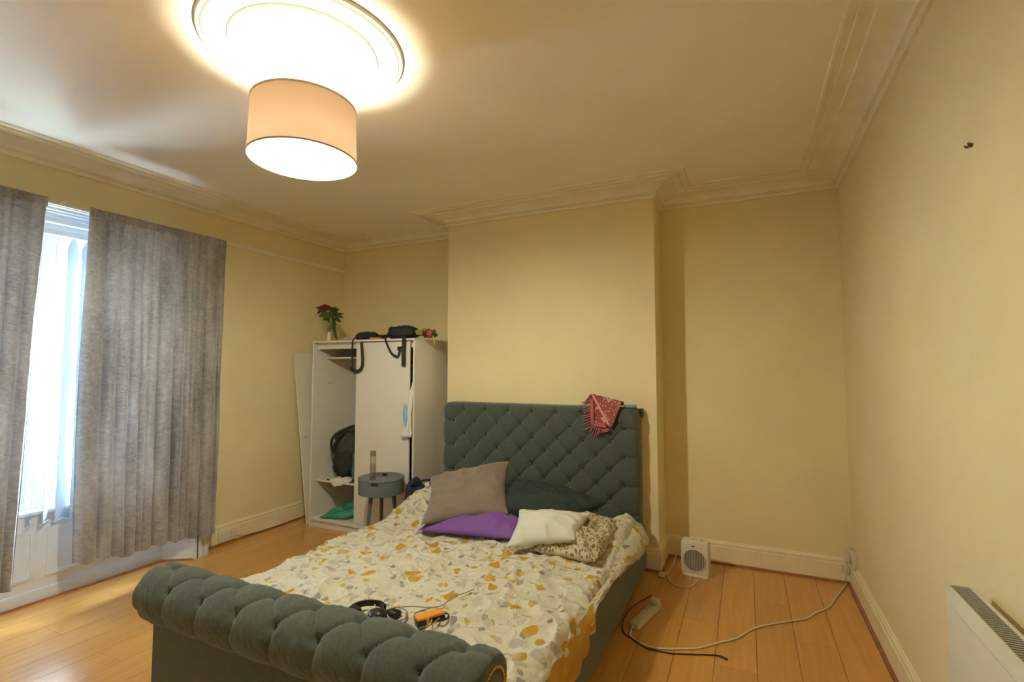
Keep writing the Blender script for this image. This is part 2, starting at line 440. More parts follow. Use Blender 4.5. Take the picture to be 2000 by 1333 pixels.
def grid(bm, fn, nu, nv, uvfn=None, mifn=None, closed_u=False):
    vs = [[bm.verts.new(fn(i / nu, j / nv)) for i in range(nu + (0 if closed_u else 1))] for j in range(nv + 1)]
    uvl = bm.loops.layers.uv.new('UVMap') if uvfn else None
    for j in range(nv):
        for i in range(nu):
            i2 = (i + 1) % nu if closed_u else i + 1
            f = bm.faces.new((vs[j][i], vs[j][i2], vs[j + 1][i2], vs[j + 1][i]))
            f.smooth = True
            if mifn: f.material_index = mifn((i + .5) / nu, (j + .5) / nv)
            if uvl is not None:
                for l, (a, b) in zip(f.loops, ((i, j), (i + 1, j), (i + 1, j + 1), (i, j + 1))): l[uvl].uv = uvfn(a / nu, b / nv)
    return vs
def nz(x, y, z=0.0): return noise.noise(Vector((x, y, z)))
def lerp_tab(tab, t):
    if t <= tab[0][0]: return tab[0][1]
    for (a, va), (b, vb) in zip(tab, tab[1:]):
        if t <= b: 
            k = (t - a) / (b - a); k = k * k * (3 - 2 * k)
            return va + (vb - va) * k
    return tab[-1][1]

# ================================================================== SETTING
# floor: a dark sub-floor with every laminate board a piece of its own
floor = boxo('floor', (XL - 0.3, YF - 0.1, -0.06), (XR + 0.1, YB + 0.1, -0.004), GROOVE)
struct(floor, 'honey laminate floorboards running towards the chimney breast wall')
PW, PL_ = 0.197, 1.29
def plank_mesh(L):
    bm = bmesh.new(); box(bm, (-PW / 2 + 0.0011, -L / 2 + 0.0004, -0.004), (PW / 2 - 0.0011, L / 2 - 0.0004, 0.0), 0.0006, 1)
    me = bpy.data.meshes.new('floor_plank'); bm.to_mesh(me); bm.free(); me.materials.append(WOOD); return me
pm_cache = {}
x = 0.018 - PW * 21 - PW / 2
row = 0
while x - PW / 2 < XR:
    if x + PW / 2 > XL - 0.28:
        y = YF - (row * 0.431) % PL_
        while y < YB:
            y0, y1 = max(y, YF), min(y + PL_, YB)
            if y1 - y0 > 0.02:
                L = round(y1 - y0, 3)
                if L not in pm_cache: pm_cache[L] = plank_mesh(L)
                inst('floor_plank', pm_cache[L], floor, (x, (y0 + y1) / 2, 0))
            y += PL_
    x += PW; row += 1

ceil = struct(boxo('ceiling', (XL - 0.3, YF - 0.1, CZ), (XR + 0.1, YB + 0.1, CZ + 0.1), CEIL), 'off white ceiling around the lit pendant')
WY0, WY1, WZ1 = -0.07, 2.55, 2.575            # opening in the window wall, widened out of view for daylight
bm = bmesh.new()
box(bm, (XL - 0.3, YF - 0.1, 0), (XL, WY0, CZ)); box(bm, (XL - 0.3, WY1, 0), (XL, YB + 0.1, CZ)); box(bm, (XL - 0.3, WY0, WZ1), (XL, WY1, CZ))
struct(obj('wall_left', bm, WALL), 'cream wall with the window behind grey curtains')
struct(boxo('wall_right', (XR, YF - 0.1, 0), (XR + 0.1, YB + 0.1, CZ), WALL), 'bare cream wall above the radiator')
struct(boxo('wall_back', (XL, YB, 0), (XR, YB + 0.1, CZ), WALL), 'cream alcove wall either side of the chimney breast')
struct(boxo('wall_chimney', (CHX0, CHY, 0), (CHX1, YB, CZ), WALL), 'projecting cream chimney breast behind the bed')
struct(boxo('wall_front', (XL, YF - 0.1, 0), (XR, YF, CZ), WALL), 'cream wall behind the viewer')

# mouldings swept round the room with mitred corners
PLAN = [(XL, YF), (XL, YB), (CHX0, YB), (CHX0, CHY), (CHX1, CHY), (CHX1, YB), (XR, YB), (XR, YF)]
SEGN = ['left', 'alcove_left', 'chimney_left_return', 'chimney', 'chimney_right_return', 'alcove_right', 'right', 'front']
def inward(a, b):
    d = Vector((b[0] - a[0], b[1] - a[1])).normalized()
    return Vector((d.y, -d.x))                       # right-hand side of travel = into the room
def sweep_seg(k, prof, m, name, clip=None):
    n = len(PLAN)
    a, b = PLAN[k], PLAN[(k + 1) % n]
    nin = inward(a, b); npv = inward(PLAN[k - 1], a); nnx = inward(b, PLAN[(k + 2) % n])
    bm = bmesh.new(); A = []; B = []
    for d, z in prof:
        pa = Vector(a) + (nin + npv) * d; pb = Vector(b) + (nin + nnx) * d
        if clip:                                     # clip ends along the run (used at the window)
            ax = 0 if abs(b[0] - a[0]) > abs(b[1] - a[1]) else 1
            if clip[0] is not None: pa[ax] = clip[0]
            if clip[1] is not None: pb[ax] = clip[1]
        A.append(bm.verts.new((pa.x, pa.y, z))); B.append(bm.verts.new((pb.x, pb.y, z)))
    q = len(prof)
    for i in range(q): bm.faces.new((A[i], A[(i + 1) % q], B[(i + 1) % q], B[i]))
    bm.faces.new(A[::-1]); bm.faces.new(B)
    bmesh.ops.recalc_face_normals(bm, faces=bm.faces[:])
    o = obj(name, bm, m)
    return struct(auto_smooth(o, 30))
COVE = [(0.030 + 0.115 * (1 - math.cos(t)), 2.862 + 0.040 * math.sin(t)) for t in [i * PI / 2 / 7 for i in range(8)]]
CORNICE = [(0, 2.822), (0.012, 2.822), (0.020, 2.828), (0.022, 2.842), (0.016, 2.850), (0.016, 2.858), (0.030, 2.858)] + COVE + \
          [(0.148, 2.912), (0.158, 2.915), (0.196, 2.915), (0.198, 2.909), (0.208, 2.909), (0.210, 2.921), (0.238, 2.921), (0.240, 2.917), (0.250, 2.919), (0.256, CZ), (0, CZ)]
SKIRT = [(0, 0), (0.020, 0), (0.020, 0.128), (0.014, 0.133), (0.017, 0.141), (0.017, 0.152), (0.010, 0.160), (0.006, 0.168), (0, 0.170)]
BEADP = [(0.020, 0), (0.036, 0), (0.0355, 0.006), (0.031, 0.012), (0.024, 0.015), (0.020, 0.015)]
for k in range(8):
    o = sweep_seg(k, CORNICE, CORN, 'trim_%d' % (k + 1))
    o['label'] = 'moulded cornice at the ceiling edge, ' + ['along the window wall', 'over the wardrobe alcove', 'on the near-window side of the chimney breast', 'across the chimney breast',
        'on the radiator side of the chimney breast', 'over the heater alcove', 'along the bare right wall', 'behind the viewer'][k]
    if k == 0:
        struct(sweep_seg(k, SKIRT, TRIM, 'baseboard_left', (2.672, None)))
        struct(sweep_seg(k, BEADP, BEAD, 'trim_9', (2.70, None)))
        struct(sweep_seg(k, SKIRT, TRIM, 'baseboard_left_near', (None, -0.19)))
    else:
        sweep_seg(k, SKIRT, TRIM, 'baseboard_' + SEGN[k])
        sweep_seg(k, BEADP, BEAD, 'trim_%d' % (k + 9))
# slim picture rail on the window wall beyond the curtains
bm = bmesh.new(); poly_prism(bm, [Vector((XL, 2.66, z)) + Vector((d, 0, 0)) for d, z in ((0, 2.585), (0.012, 2.588), (0.02, 2.60), (0.02, 2.612), (0.01, 2.622), (0, 2.622))], (0, YB - 2.66, 0))
bmesh.ops.recalc_face_normals(bm, faces=bm.faces[:])
struct(obj('trim_18', bm, CORN), 'slim cream rail on the wall between curtain and alcove')

# ------------------------------------------------------------------ window joinery
win = struct(empty('window_1', (XL, 1.66, 0)), 'tall white window with panelled apron behind the curtains')
def adopt(o, parent):
    """parent o (built in world coordinates) under parent"""
    o.parent = parent                               # an adopted mesh part sits at the world origin, only a thing's Empty has a place
    if parent.parent is None: o.matrix_parent_inverse = Matrix.Translation(-Vector(parent.location))
    return o
PXW = -4.163                                        # plane of the panelled apron
WA, WB = 0.06, 2.42                                 # window between the splayed reveals; unseen left bay added for daylight
# fluted architraves
for s, y0 in ((1, 2.545), (-1, -0.177)):
    bm = bmesh.new()
    prof = [(0, 0), (0.135, 0), (0.135, 0.02), (0.128, 0.026), (0.128, 0.032), (0.150, 0.037), (0.150, 0.050), (0.132, 0.055), (0.132, 0.068), (0.150, 0.073), (0.150, 0.086), (0.128, 0.091), (0.128, 0.100), (0.138, 0.104), (0.138, 0.112), (0, 0.112)]
    if s < 0: prof = [(d, 0.112 - t) for d, t in prof]
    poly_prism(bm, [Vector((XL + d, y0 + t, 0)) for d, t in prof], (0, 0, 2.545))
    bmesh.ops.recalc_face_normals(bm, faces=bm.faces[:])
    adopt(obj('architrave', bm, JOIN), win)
# splayed reveals, each with a recessed panel below the sill line and one above
for s in (1, -1):
    p0 = Vector((-3.972, 2.55 if s > 0 else -0.07, 0)); p1 = Vector((PXW, WB if s > 0 else WA, 0)); bk = Vector((0, 0.05 * s, 0))
    d = (p1 - p0).normalized(); n = Vector((d.y, -d.x, 0)) * (-s); L = (p1 - p0).length
    if n.x < 0: n = -n
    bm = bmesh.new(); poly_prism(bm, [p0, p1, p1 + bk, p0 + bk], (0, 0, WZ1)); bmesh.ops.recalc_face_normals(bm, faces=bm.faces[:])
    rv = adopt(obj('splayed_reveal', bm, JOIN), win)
    for z0, z1 in ((0.16, 0.52), (0.66, 2.42)):
        bm = bmesh.new()
        def q(u, z, h): return p0 + d * u + n * h + Vector((0, 0, z))
        for (u0, u1, a, b) in ((0.035, 0.047, z0, z1), (L - 0.047, L - 0.035, z0, z1), (0.047, L - 0.047, z0, z0 + 0.012), (0.047, L - 0.047, z1 - 0.012, z1)):
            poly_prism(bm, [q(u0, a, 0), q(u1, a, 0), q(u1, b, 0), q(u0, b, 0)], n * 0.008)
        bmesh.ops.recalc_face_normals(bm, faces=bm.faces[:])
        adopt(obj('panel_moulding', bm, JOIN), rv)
    bm = bmesh.new(); poly_prism(bm, [p0, p1, p1 + n * 0.014, p0 + n * 0.014], (0, 0, 0.085)); bmesh.ops.recalc_face_normals(bm, faces=bm.faces[:])
    adopt(obj('reveal_plinth', bm, JOIN), rv)
    bm = bmesh.new(); poly_prism(bm, [p0 + n * 0.014, p1 + n * 0.014, p1 + n * 0.024, p0 + n * 0.024], (0, 0, 0.013)); bmesh.ops.recalc_face_normals(bm, faces=bm.faces[:])
    adopt(obj('beading', bm, BEAD), rv)
# panelled apron under the sill
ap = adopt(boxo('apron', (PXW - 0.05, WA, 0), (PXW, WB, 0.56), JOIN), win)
for a, b in ((0.16, 0.79), (0.86, 1.625), (1.695, 2.32)):
    bm = bmesh.new(); z0, z1 = 0.155, 0.465
    for t0, t1, h in ((0, 0.016, 0.012), (0.016, 0.028, 0.006)):
        for (y0, y1, c, e) in ((a + t0, a + t1, z0 + t0, z1 - t0), (b - t1, b - t0, z0 + t0, z1 - t0), (a + t1, b - t1, z0 + t0, z0 + t1), (a + t1, b - t1, z1 - t1, z1 - t0)):
            box(bm, (PXW, y0, c), (PXW + h, y1, e))
    adopt(obj('panel_moulding', bm, JOIN), ap)
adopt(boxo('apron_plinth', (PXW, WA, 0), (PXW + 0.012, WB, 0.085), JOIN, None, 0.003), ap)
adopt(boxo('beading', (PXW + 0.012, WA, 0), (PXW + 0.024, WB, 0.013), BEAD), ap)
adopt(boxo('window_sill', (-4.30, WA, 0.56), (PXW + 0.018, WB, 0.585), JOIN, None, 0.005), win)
# stepped head lining
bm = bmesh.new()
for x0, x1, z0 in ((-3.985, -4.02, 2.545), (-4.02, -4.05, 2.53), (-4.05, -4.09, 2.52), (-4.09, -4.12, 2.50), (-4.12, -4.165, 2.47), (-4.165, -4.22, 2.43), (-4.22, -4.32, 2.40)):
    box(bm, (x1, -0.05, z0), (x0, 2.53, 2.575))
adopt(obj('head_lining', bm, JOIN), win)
# frame, centre post, two sashes of two panes
bm = bmesh.new()
box(bm, (-4.33, WA, 0.585), (-4.25, WA + 0.06, 2.40), 0.004); box(bm, (-4.33, WB - 0.06, 0.585), (-4.25, WB, 2.40), 0.004)
box(bm, (-4.33, WA + 0.06, 2.33), (-4.25, WB - 0.06, 2.40), 0.004); box(bm, (-4.33, WA + 0.06, 0.585), (-4.25, WB - 0.06, 0.63), 0.004)
adopt(auto_smooth(obj('window_frame', bm, UPVC)), win)
for yy in (0.77, 1.61): adopt(boxo('window_post', (-4.33, yy, 0.63), (-4.24, yy + 0.10, 2.33), UPVC, None, 0.006), win)
for a, b in ((WA + 0.06, 0.77), (0.87, 1.61), (1.71, WB - 0.06)):
    for z0, z1 in ((0.63, 1.47), (1.47, 2.33)):
        bm = bmesh.new(); t = 0.05
        xo = -0.012 if z0 > 1 else 0.0
        for (y0, y1, c, e) in ((a, a + t, z0, z1), (b - t, b, z0, z1), (a + t, b - t, z0, z0 + t), (a + t, b - t, z1 - t, z1)):
            box(bm, (-4.315 + xo, y0, c), (-4.265 + xo, y1, e), 0.004)
        sh = adopt(auto_smooth(obj('sash', bm, UPVC)), win)
        adopt(boxo('glass_pane', (-4.294 + xo, a + t, z0 + t), (-4.288 + xo, b - t, z1 - t), GLASS), sh)

# ================================================================== THINGS
# ------------------------------------------------------------------ ceiling rose and pendant
lx, ly = LAMP
bm = bmesh.new()
prof = [(0.427, CZ), (0.427, CZ - 0.006), (0.423, CZ - 0.013), (0.416, CZ - 0.015), (0.411, CZ - 0.010), (0.407, CZ - 0.010), (0.402, CZ - 0.018), (0.392, CZ - 0.020), (0.384, CZ - 0.014), (0.380, CZ - 0.010),
        (0.312, CZ - 0.014), (0.308, CZ - 0.024), (0.300, CZ - 0.030), (0.290, CZ - 0.026), (0.270, CZ - 0.020), (0.262, CZ - 0.022), (0.256, CZ - 0.020),
        (0.200, CZ - 0.020), (0.194, CZ - 0.030), (0.184, CZ - 0.036), (0.174, CZ - 0.030), (0.166, CZ - 0.032), (0.158, CZ - 0.038), (0.148, CZ - 0.032), (0.09, CZ - 0.030), (0.05, CZ - 0.036), (0.0005, CZ - 0.038)]
lathe(bm, prof, (lx, ly, 0), 96)
rose = tag(auto_smooth(obj('ceiling_rose', bm, ROSEM), 25), 'round white plaster ceiling rose with concentric rings above the pendant', 'ceiling rose')

pend = tag(empty('pendant_lamp', (lx, ly, CZ - 0.038)), 'lit pendant with taupe fabric drum shade under the ceiling rose', 'lamp')
bm = bmesh.new(); lathe(bm, [(0.0005, CZ - 0.078), (0.018, CZ - 0.078), (0.038, CZ - 0.066), (0.046, CZ - 0.046), (0.046, CZ - 0.037)], (lx, ly, 0), 24)
adopt(obj('ceiling_cup', bm, PLAST, smooth=True), pend)
adopt(tubeo('cord', [(lx, ly, CZ - 0.075), (lx, ly, 2.60)], 0.0035, CORD, smooth=0), pend)
SB, ST, RB_, RT_ = 2.425, 2.668, 0.2265, 0.218
bm = bmesh.new()
grid(bm, lambda u, v: Vector((lx + (RB_ + (RT_ - RB_) * v) * math.cos(2 * PI * u), ly + (RB_ + (RT_ - RB_) * v) * math.sin(2 * PI * u), SB + (ST - SB) * v)), 72, 4, closed_u=True)
shade = adopt(obj('lamp_shade', bm, SHADE, smooth=True), pend)
for r_, z_ in ((RB_, SB), (RT_, ST)):
    bm = bmesh.new(); lathe(bm, [(r_ + 0.0015, z_ - 0.004), (r_ + 0.0015, z_ + 0.004), (r_ - 0.002, z_ + 0.004), (r_ - 0.002, z_ - 0.004), (r_ + 0.0015, z_ - 0.004)], (lx, ly, 0), 72, cap=False)
    adopt(obj('shade_rim', bm, mat('rim_tape_%d' % (z_ * 100), (0.30, 0.20, 0.13), 0.7), smooth=True), shade)
bm = bmesh.new()
for k in range(3):
    a = 2 * PI * k / 3 + 0.4
    tube(bm, [(lx + 0.018 * math.cos(a), ly + 0.018 * math.sin(a), 2.628), (lx + 0.1 * math.cos(a), ly + 0.1 * math.sin(a), 2.635), (lx + (RT_ - 0.002) * math.cos(a), ly + (RT_ - 0.002) * math.sin(a), ST - 0.004)], 0.002, seg=6)
adopt(obj('shade_spider', bm, PLAST, smooth=True), pend)
bm = bmesh.new(); lathe(bm, [(0.0005, 2.575), (0.020, 2.575), (0.020, 2.60), (0.022, 2.622), (0.012, 2.64), (0.0005, 2.642)], (lx, ly, 0), 20)
adopt(obj('bulb_holder', bm, PLAST, smooth=True), pend)
bm = bmesh.new(); lathe(bm, [(0.0005, 2.389), (0.026, 2.394), (0.045, 2.412), (0.052, 2.440), (0.050, 2.460), (0.0475, 2.471), (0.043, 2.485), (0.028, 2.508), (0.020, 2.535)], (lx, ly, 0), 20)
adopt(obj('bulb', bm, BULB, smooth=True), pend)

bm = bmesh.new(); lathe(bm, [(0.0205, 2.535), (0.020, 2.550), (0.019, 2.560), (0.016, 2.574)], (lx, ly, 0), 20)
adopt(obj('bulb_housing', bm, PLAST, smooth=True), pend)

# ------------------------------------------------------------------ curtains, track, vertical blind
def curtain(name, y0, y1, zbot, seed, label, pleats, edge):
    root = tag(empty(name, (-3.92, (y0 + y1) / 2, 0.2)), label, 'curtain', 'crushed velvet curtains')
    rnd = random.Random(seed)
    fold = [(rnd.uniform(0.7, 1.3), rnd.uniform(0, 6.28)) for _ in range(6)]
    W = y1 - y0; ZT = 2.515
    knots = [0.0]
    while knots[-1] < 1: knots.append(knots[-1] + rnd.choice((0.045, 0.06, 0.075, 0.09, 0.125)) * 0.957 / W)
    knots = [q / knots[-1] for q in knots]
    def px(t, z):
        k = (ZT - z) / ZT
        tt = min(0.9999, max(0, t + 0.012 * k * math.sin(4 * t + fold[1][1]) + 0.006 * nz(t * 6, k * 2.5, seed)))
        i_ = next(q for q in range(len(knots) - 1) if knots[q + 1] >= tt)
        wd = (knots[i_ + 1] - knots[i_]) * W
        b_ = abs(math.sin(PI * (tt - knots[i_]) / (knots[i_ + 1] - knots[i_]))) ** 0.48
        a = min(0.075, 0.85 * wd) * (0.35 + 0.65 * min(1, k * 2.2)) * (0.8 + 0.35 * nz(i_ * 3.7 + seed, k * 1.4))
        return a * (b_ - 0.6) + 0.010 * nz(t * 9 + seed, z * 1.6, 2.0) + 0.004 * nz(t * 34, z * 6, seed)
    def fn(u, v):
        zb = zbot(u) + 0.012 * math.sin(2 * PI * pleats * u + 0.6) * 0.6
        z = zb + (ZT - zb) * v
        y = y0 + W * u + edge(u, v) + 0.008 * math.cos(2 * PI * pleats * u) * (1 - v)
        return Vector((-3.912 + px(u, z), y, z))
    bm = bmesh.new(); grid(bm, fn, int(W * 300), 90)
    adopt(obj('curtain_panel', bm, VELVET), root)
    # gathered heading tape with a small frill
    def fh(u, v):
        z = ZT - 0.004 + 0.062 * v
        return Vector((-3.918 + 0.005 * math.sin(2 * PI * W * 42 * u) * (0.4 + 0.8 * abs(v - 0.5)) + 0.004 * nz(u * 30, v * 3, seed), y0 + W * u + edge(u, 1), z + 0.003 * nz(u * 60, 0, seed) * v))
    bm = bmesh.new(); grid(bm, fh, int(W * 330), 6)
    h = adopt(obj('heading_tape', bm, VELVET), root)
    md = h.modifiers.new('thick', 'SOLIDIFY'); md.thickness = 0.012; md.offset = 0
    return root
curtain('velvet_curtain', 1.735, 2.692, lambda u: lerp_tab([(0, 0.245), (0.18, 0.235), (0.30, 0.205), (0.5, 0.215), (0.75, 0.20), (0.9, 0.168), (1, 0.172)], u), 3,
        'wide grey crushed velvet curtain on the corner side of the window gap', 8.5, lambda u, v: -0.012 * math.sin(PI * v) * (1 - u))
curtain('velvet_curtain', 0.05, 1.512, lambda u: 0.20, 11,
        'grey crushed velvet curtain cut off by the left edge of the picture', 10.5, lambda u, v: -0.05 * (1 - v) * u)
tr = tag(empty('curtain_track', (-3.945, 1.7, 2.55)), 'slim white curtain track across the top of the window', 'curtain track')
adopt(boxo('track_rail', (-3.962, -0.15, 2.545), (-3.948, 2.70, 2.565), PLAST, None, 0.003), tr)
for yy in (0.1, 0.8, 1.62, 2.5):
    adopt(boxo('track_bracket', (-4.10 + 0.001 if yy > 2.66 else -3.99, yy - 0.015, 2.555), (-3.948, yy + 0.015, 2.585), PLAST, None, 0.003), tr)

bl = tag(empty('vertical_blind', (-4.13, 1.66, 2.42)), 'pale blue vertical blind hanging in the gap between the curtains', 'blind')
adopt(boxo('headrail', (-4.155, WA + 0.01, 2.385), (-4.105, WB - 0.01, 2.42), UPVC, None, 0.004), bl)
slat_y = [1.597 + 0.0757 * k for k in range(-8, 11)]
for k, yy in enumerate(slat_y):
    if not (WA + 0.03 < yy < WB - 0.03): continue
    tw = math.radians({7: 24, 8: 22, 9: 42, 10: 62, 11: 58}.get(k, 18))
    dv = Vector((-math.cos(tw), math.sin(tw), 0)) * 0.044
    c0 = Vector((-4.13, yy, 0)); nn = Vector((dv.y, -dv.x, 0)).normalized() * 0.0012
    bm = bmesh.new()
    def strip(v, _c=c0, _d=dv, _n=nn):
        hw = lerp_tab([(0, 1), (0.03, 1), (0.93, 1), (0.965, 1.0), (0.985, 0.55), (1, 0.25)], v)
        z = 0.505 + (2.385 - 0.505) * v
        return _c + Vector((0, 0, z)), _d * hw
    rows = [0, 0.03, 0.06, 0.3, 0.6, 0.93, 0.965, 0.985, 1]
    rg = []
    for v in rows:
        c, dd = strip(v); rg.append([bm.verts.new(c + dd * a + nn * b) for a, b in ((-1, 1), (1, 1), (1, -1), (-1, -1))])
    for A, B in zip(rg, rg[1:]):
        for i in range(4): bm.faces.new((A[i], A[(i + 1) % 4], B[(i + 1) % 4], B[i]))
    bm.faces.new(rg[0][::-1]); bm.faces.new(rg[-1]); bmesh.ops.recalc_face_normals(bm, faces=bm.faces[:])
    sl = adopt(obj('blind_slat', bm, SLATM), bl)
    bm = bmesh.new(); box(bm, (-0.043, -0.003, 0), (0.043, 0.003, 0.03))
    bmesh.ops.transform(bm, matrix=Matrix.Translation((c0.x, c0.y, 0.507)) @ Matrix.Rotation(math.atan2(dv.y, dv.x), 4, 'Z'), verts=bm.verts[:])
    adopt(obj('slat_weight', bm, SLATM), sl)
bm = bmesh.new()
ys = [y for y in slat_y if WA + 0.03 < y < WB - 0.03]
for a, b in zip(ys, ys[1:]):
    tube(bm, [(-4.10, a, 0.525), (-4.098, (a + b) / 2, 0.503), (-4.10, b, 0.525)], 0.0016, seg=5)
adopt(obj('link_chain', bm, UPVC, smooth=True), bl)

# ------------------------------------------------------------------ bed
BX0, BX1, BXC = -2.43, -0.725, -1.58
TW, TR = 0.213, 0.105
bed = tag(empty('sleigh_bed', (BXC, 2.55, 0)), 'dark slate upholstered sleigh bed with deep buttoned headboard and rolled footboard', 'bed')
def tuft(u, v, rs):
    a = abs(math.sin(PI * (u / TW + v / (2 * rs)))); b = abs(math.sin(PI * (u / TW - v / (2 * rs))))
    return (a * b) ** 0.30
HBF, HBB, HZ0, HZ1 = 3.735, 3.855, 0.06, 1.208
def hb_front(x, z):
    v = (1.155 - z)
    xc = min(max(x, BXC - 3.5 * TW), BXC + 3.5 * TW)
    zc = max(min(v, 7 * TR), 0.0)
    h = tuft(xc - BXC, zc, TR)
    if x != xc:                                     # side pleats run straight out from the outer buttons
        h2 = abs(math.sin(PI * (v - TR) / (2 * TR))) ** 0.5
        k = min(1, abs(x - xc) / 0.02); h = h * (1 - k) + h2 * k
    if v < 0 or v > 7 * TR:
        o = 0 if v < 0 else TW / 2
        h2 = abs(math.sin(PI * (x - BXC + o) / TW)) ** 0.35; k = min(1, (abs(v - zc)) / 0.02)
        h = h * (1 - k) + (0.25 + 0.75 * h2) * k
    e = min(x - BX0, BX1 - x, HZ1 - z)
    if z < 0.33: h = 0.75
    if abs(z - 0.335) < 0.008: h = 0.0
    r = 0.05
    drop = 0.0 if e > r else r - math.sqrt(max(0, r * r - (r - e) ** 2))
    dm = 0.0
    for off in (0.0, 1.0):
        rz = (v / TR - off) / 2; rzi = round(rz); dz = (rz - rzi) * 2 * TR
        if 2 * rzi + off < 0 or 2 * rzi + off > 7: continue
        xb = (x - BXC) / TW - (0.5 if off else 0.0); dx = (xb - round(xb)) * TW
        if abs(x - BXC) > 3.62 * TW: continue
        dm = max(dm, math.exp(-(dx * dx + dz * dz) / 0.025 ** 2))
    return HBF - 0.026 * h + drop * 0.9 + 0.020 * dm
bm = bmesh.new()
NX, NZ = 300, 210
def hb_xz(u, v):
    x = BX0 + (BX1 - BX0) * u; z = HZ0 + (HZ1 - HZ0) * v
    rr = 0.06                                       # rounded top corners
    for cx_, s in ((BX0 + rr, -1), (BX1 - rr, 1)):
        if (x - cx_) * s > 0 and z > HZ1 - rr:
            dx, dz = x - cx_, z - (HZ1 - rr)
            m_ = max(abs(dx), abs(dz)); l = math.hypot(dx, dz)
            if l > 1e-9: x, z = cx_ + dx * m_ / l, HZ1 - rr + dz * m_ / l
    return x, z
def hb_fn(u, v):
    x, z = hb_xz(u, v)
    return Vector((x, hb_front(BX0 + (BX1 - BX0) * u, HZ0 + (HZ1 - HZ0) * v), z))
vs = grid(bm, hb_fn, NX, NZ)
loop_ = [vs[0][i] for i in range(NX + 1)] + [vs[j][NX] for j in range(1, NZ + 1)] + [vs[NZ][i] for i in range(NX - 1, -1, -1)] + [vs[j][0] for j in range(NZ - 1, 0, -1)]
bk = [bm.verts.new((v.co.x, HBB, v.co.z)) for v in loop_]
n_ = len(loop_)
for i in range(n_): bm.faces.new((loop_[i], bk[i], bk[(i + 1) % n_], loop_[(i + 1) % n_]))
bm.faces.new(bk)
bmesh.ops.recalc_face_normals(bm, faces=bm.faces[:])
hb = adopt(auto_smooth(obj('headboard', bm, SLATE), 50), bed)
bm = bmesh.new(); sphere(bm, (0, 0, 0), 0.0145, 1, 0.55, 1, 10, 6)
btn = bpy.data.meshes.new('button'); bm.to_mesh(btn); bm.free(); btn.materials.append(SLATE_SHADED)
for p in btn.polygons: p.use_smooth = True
for k in range(8):
    z = 1.155 - TR * k
    for j in range(-4, 4):
        x = BXC + TW * (j + (0.5 if k % 2 else 1.0))
        if k % 2 == 0 and j == 3: continue
        o = inst('button', btn); o.location = (x, HBF + 0.016, z); adopt(o, hb)
# nail-head trim down the radiator-side edge of the headboard and a dark bracket at its corner
def nails(name, pts, parent, r=0.006):
    bm = bmesh.new()
    for p in pts: sphere(bm, p, r, 1, 1, 1, 6, 4)
    o = adopt(obj(name, bm, GOLD, smooth=True), parent); o['kind'] = 'stuff'; return o
nails('nailhead_trim', [(BX1 + 0.001, 3.80, 0.35 + 0.022 * i) for i in range(37)], hb)
adopt(boxo('corner_bracket', (BX1 - 0.012, 3.80, 1.135), (BX1 + 0.016, 3.862, 1.20), BLACKP, None, 0.005), hb)

# footboard: flat panel and tufted roll
FYC, FZC, FR = 1.402, 0.502, 0.112
fp = adopt(boxo('footboard_panel', (BX0 + 0.015, 1.372, 0.05), (BX1 - 0.015, 1.47, 0.46), SLATE, None, 0.012, 3), bed)
def roll_r(x, ph):
    s = FR * math.radians(60)
    ang = (ph - math.radians(34) + PI) % (2 * PI) - PI         # 0 at the front button row
    v = ang * FR
    vc = min(max(v, 0.0), s)
    xc = min(max(x, BXC - 3.5 * TW), BXC + 3.5 * TW)
    h = tuft(xc - BXC, vc, s) ** 0.8
    if v != vc:                                     # below the front row and behind the top row the folds run straight round the roll
        o = 0.0 if v < 0 else TW / 2
        fold = abs(math.sin(PI * (xc - BXC + o + 0.006 * math.sin(v * 40)) / TW)) ** 0.36
        fade = max(0.0, 1 - abs(v - vc) / 0.30)
        k = min(1, abs(v - vc) / 0.02)
        h = h * (1 - k) + (1 - (1 - fold) * fade) * k
    if x != xc:
        h2 = abs(math.sin(PI * (v - s) / (2 * s))) ** 0.5; k = min(1, abs(x - xc) / 0.03); h = h * (1 - k) + (0.4 + 0.6 * h2) * k
    e = min(x - BX0, BX1 - x); r = 0.035
    drop = 0 if e > r else r - math.sqrt(max(0, r * r - (r - e) ** 2))
    pin = 0.0025 * nz(x * 22, ph * 3.0, 5.0) + 0.003 * h * nz(x * 75 + ph * 6, ph * 2.5, 1.0)
    dm = 0.0
    for row, off in ((0.0, 0.0), (s, 0.5)):
        dx = ((x - BXC) / TW - off + 0.5) % 1.0 - 0.5
        dm = max(dm, math.exp(-((dx * TW) ** 2 + (v - row) ** 2) / 0.020 ** 2))
    return FR - 0.017 + 0.028 * h - drop * 0.7 + pin - 0.012 * dm
def roll_fn(u, v):
    x = BX0 + (BX1 - BX0) * v; ph = 2 * PI * u
    r = roll_r(x, ph)
    return Vector((x, FYC - r * math.cos(ph), FZC + r * math.sin(ph)))
bm = bmesh.new(); vs = grid(bm, roll_fn, 110, 400, closed_u=True)
bm.faces.new(vs[0][::-1]); bm.faces.new(vs[-1])
bmesh.ops.recalc_face_normals(bm, faces=bm.faces[:])
rl = adopt(auto_smooth(obj('footboard_roll', bm, SLATE), 60), bed)
for ph, off in ((34, 0.0), (94, 0.5)):
    for j in range(-4, 5):
        x = BXC + TW * (j + off)
        if not (BX0 + 0.05 < x < BX1 - 0.05): continue
        a = math.radians(ph); r = FR - 0.024
        o = inst('button', btn); o.location = (x, FYC - r * math.cos(a), FZC + r * math.sin(a)); o.rotation_euler = (PI / 2 - a + PI / 2, 0, 0); adopt(o, rl)
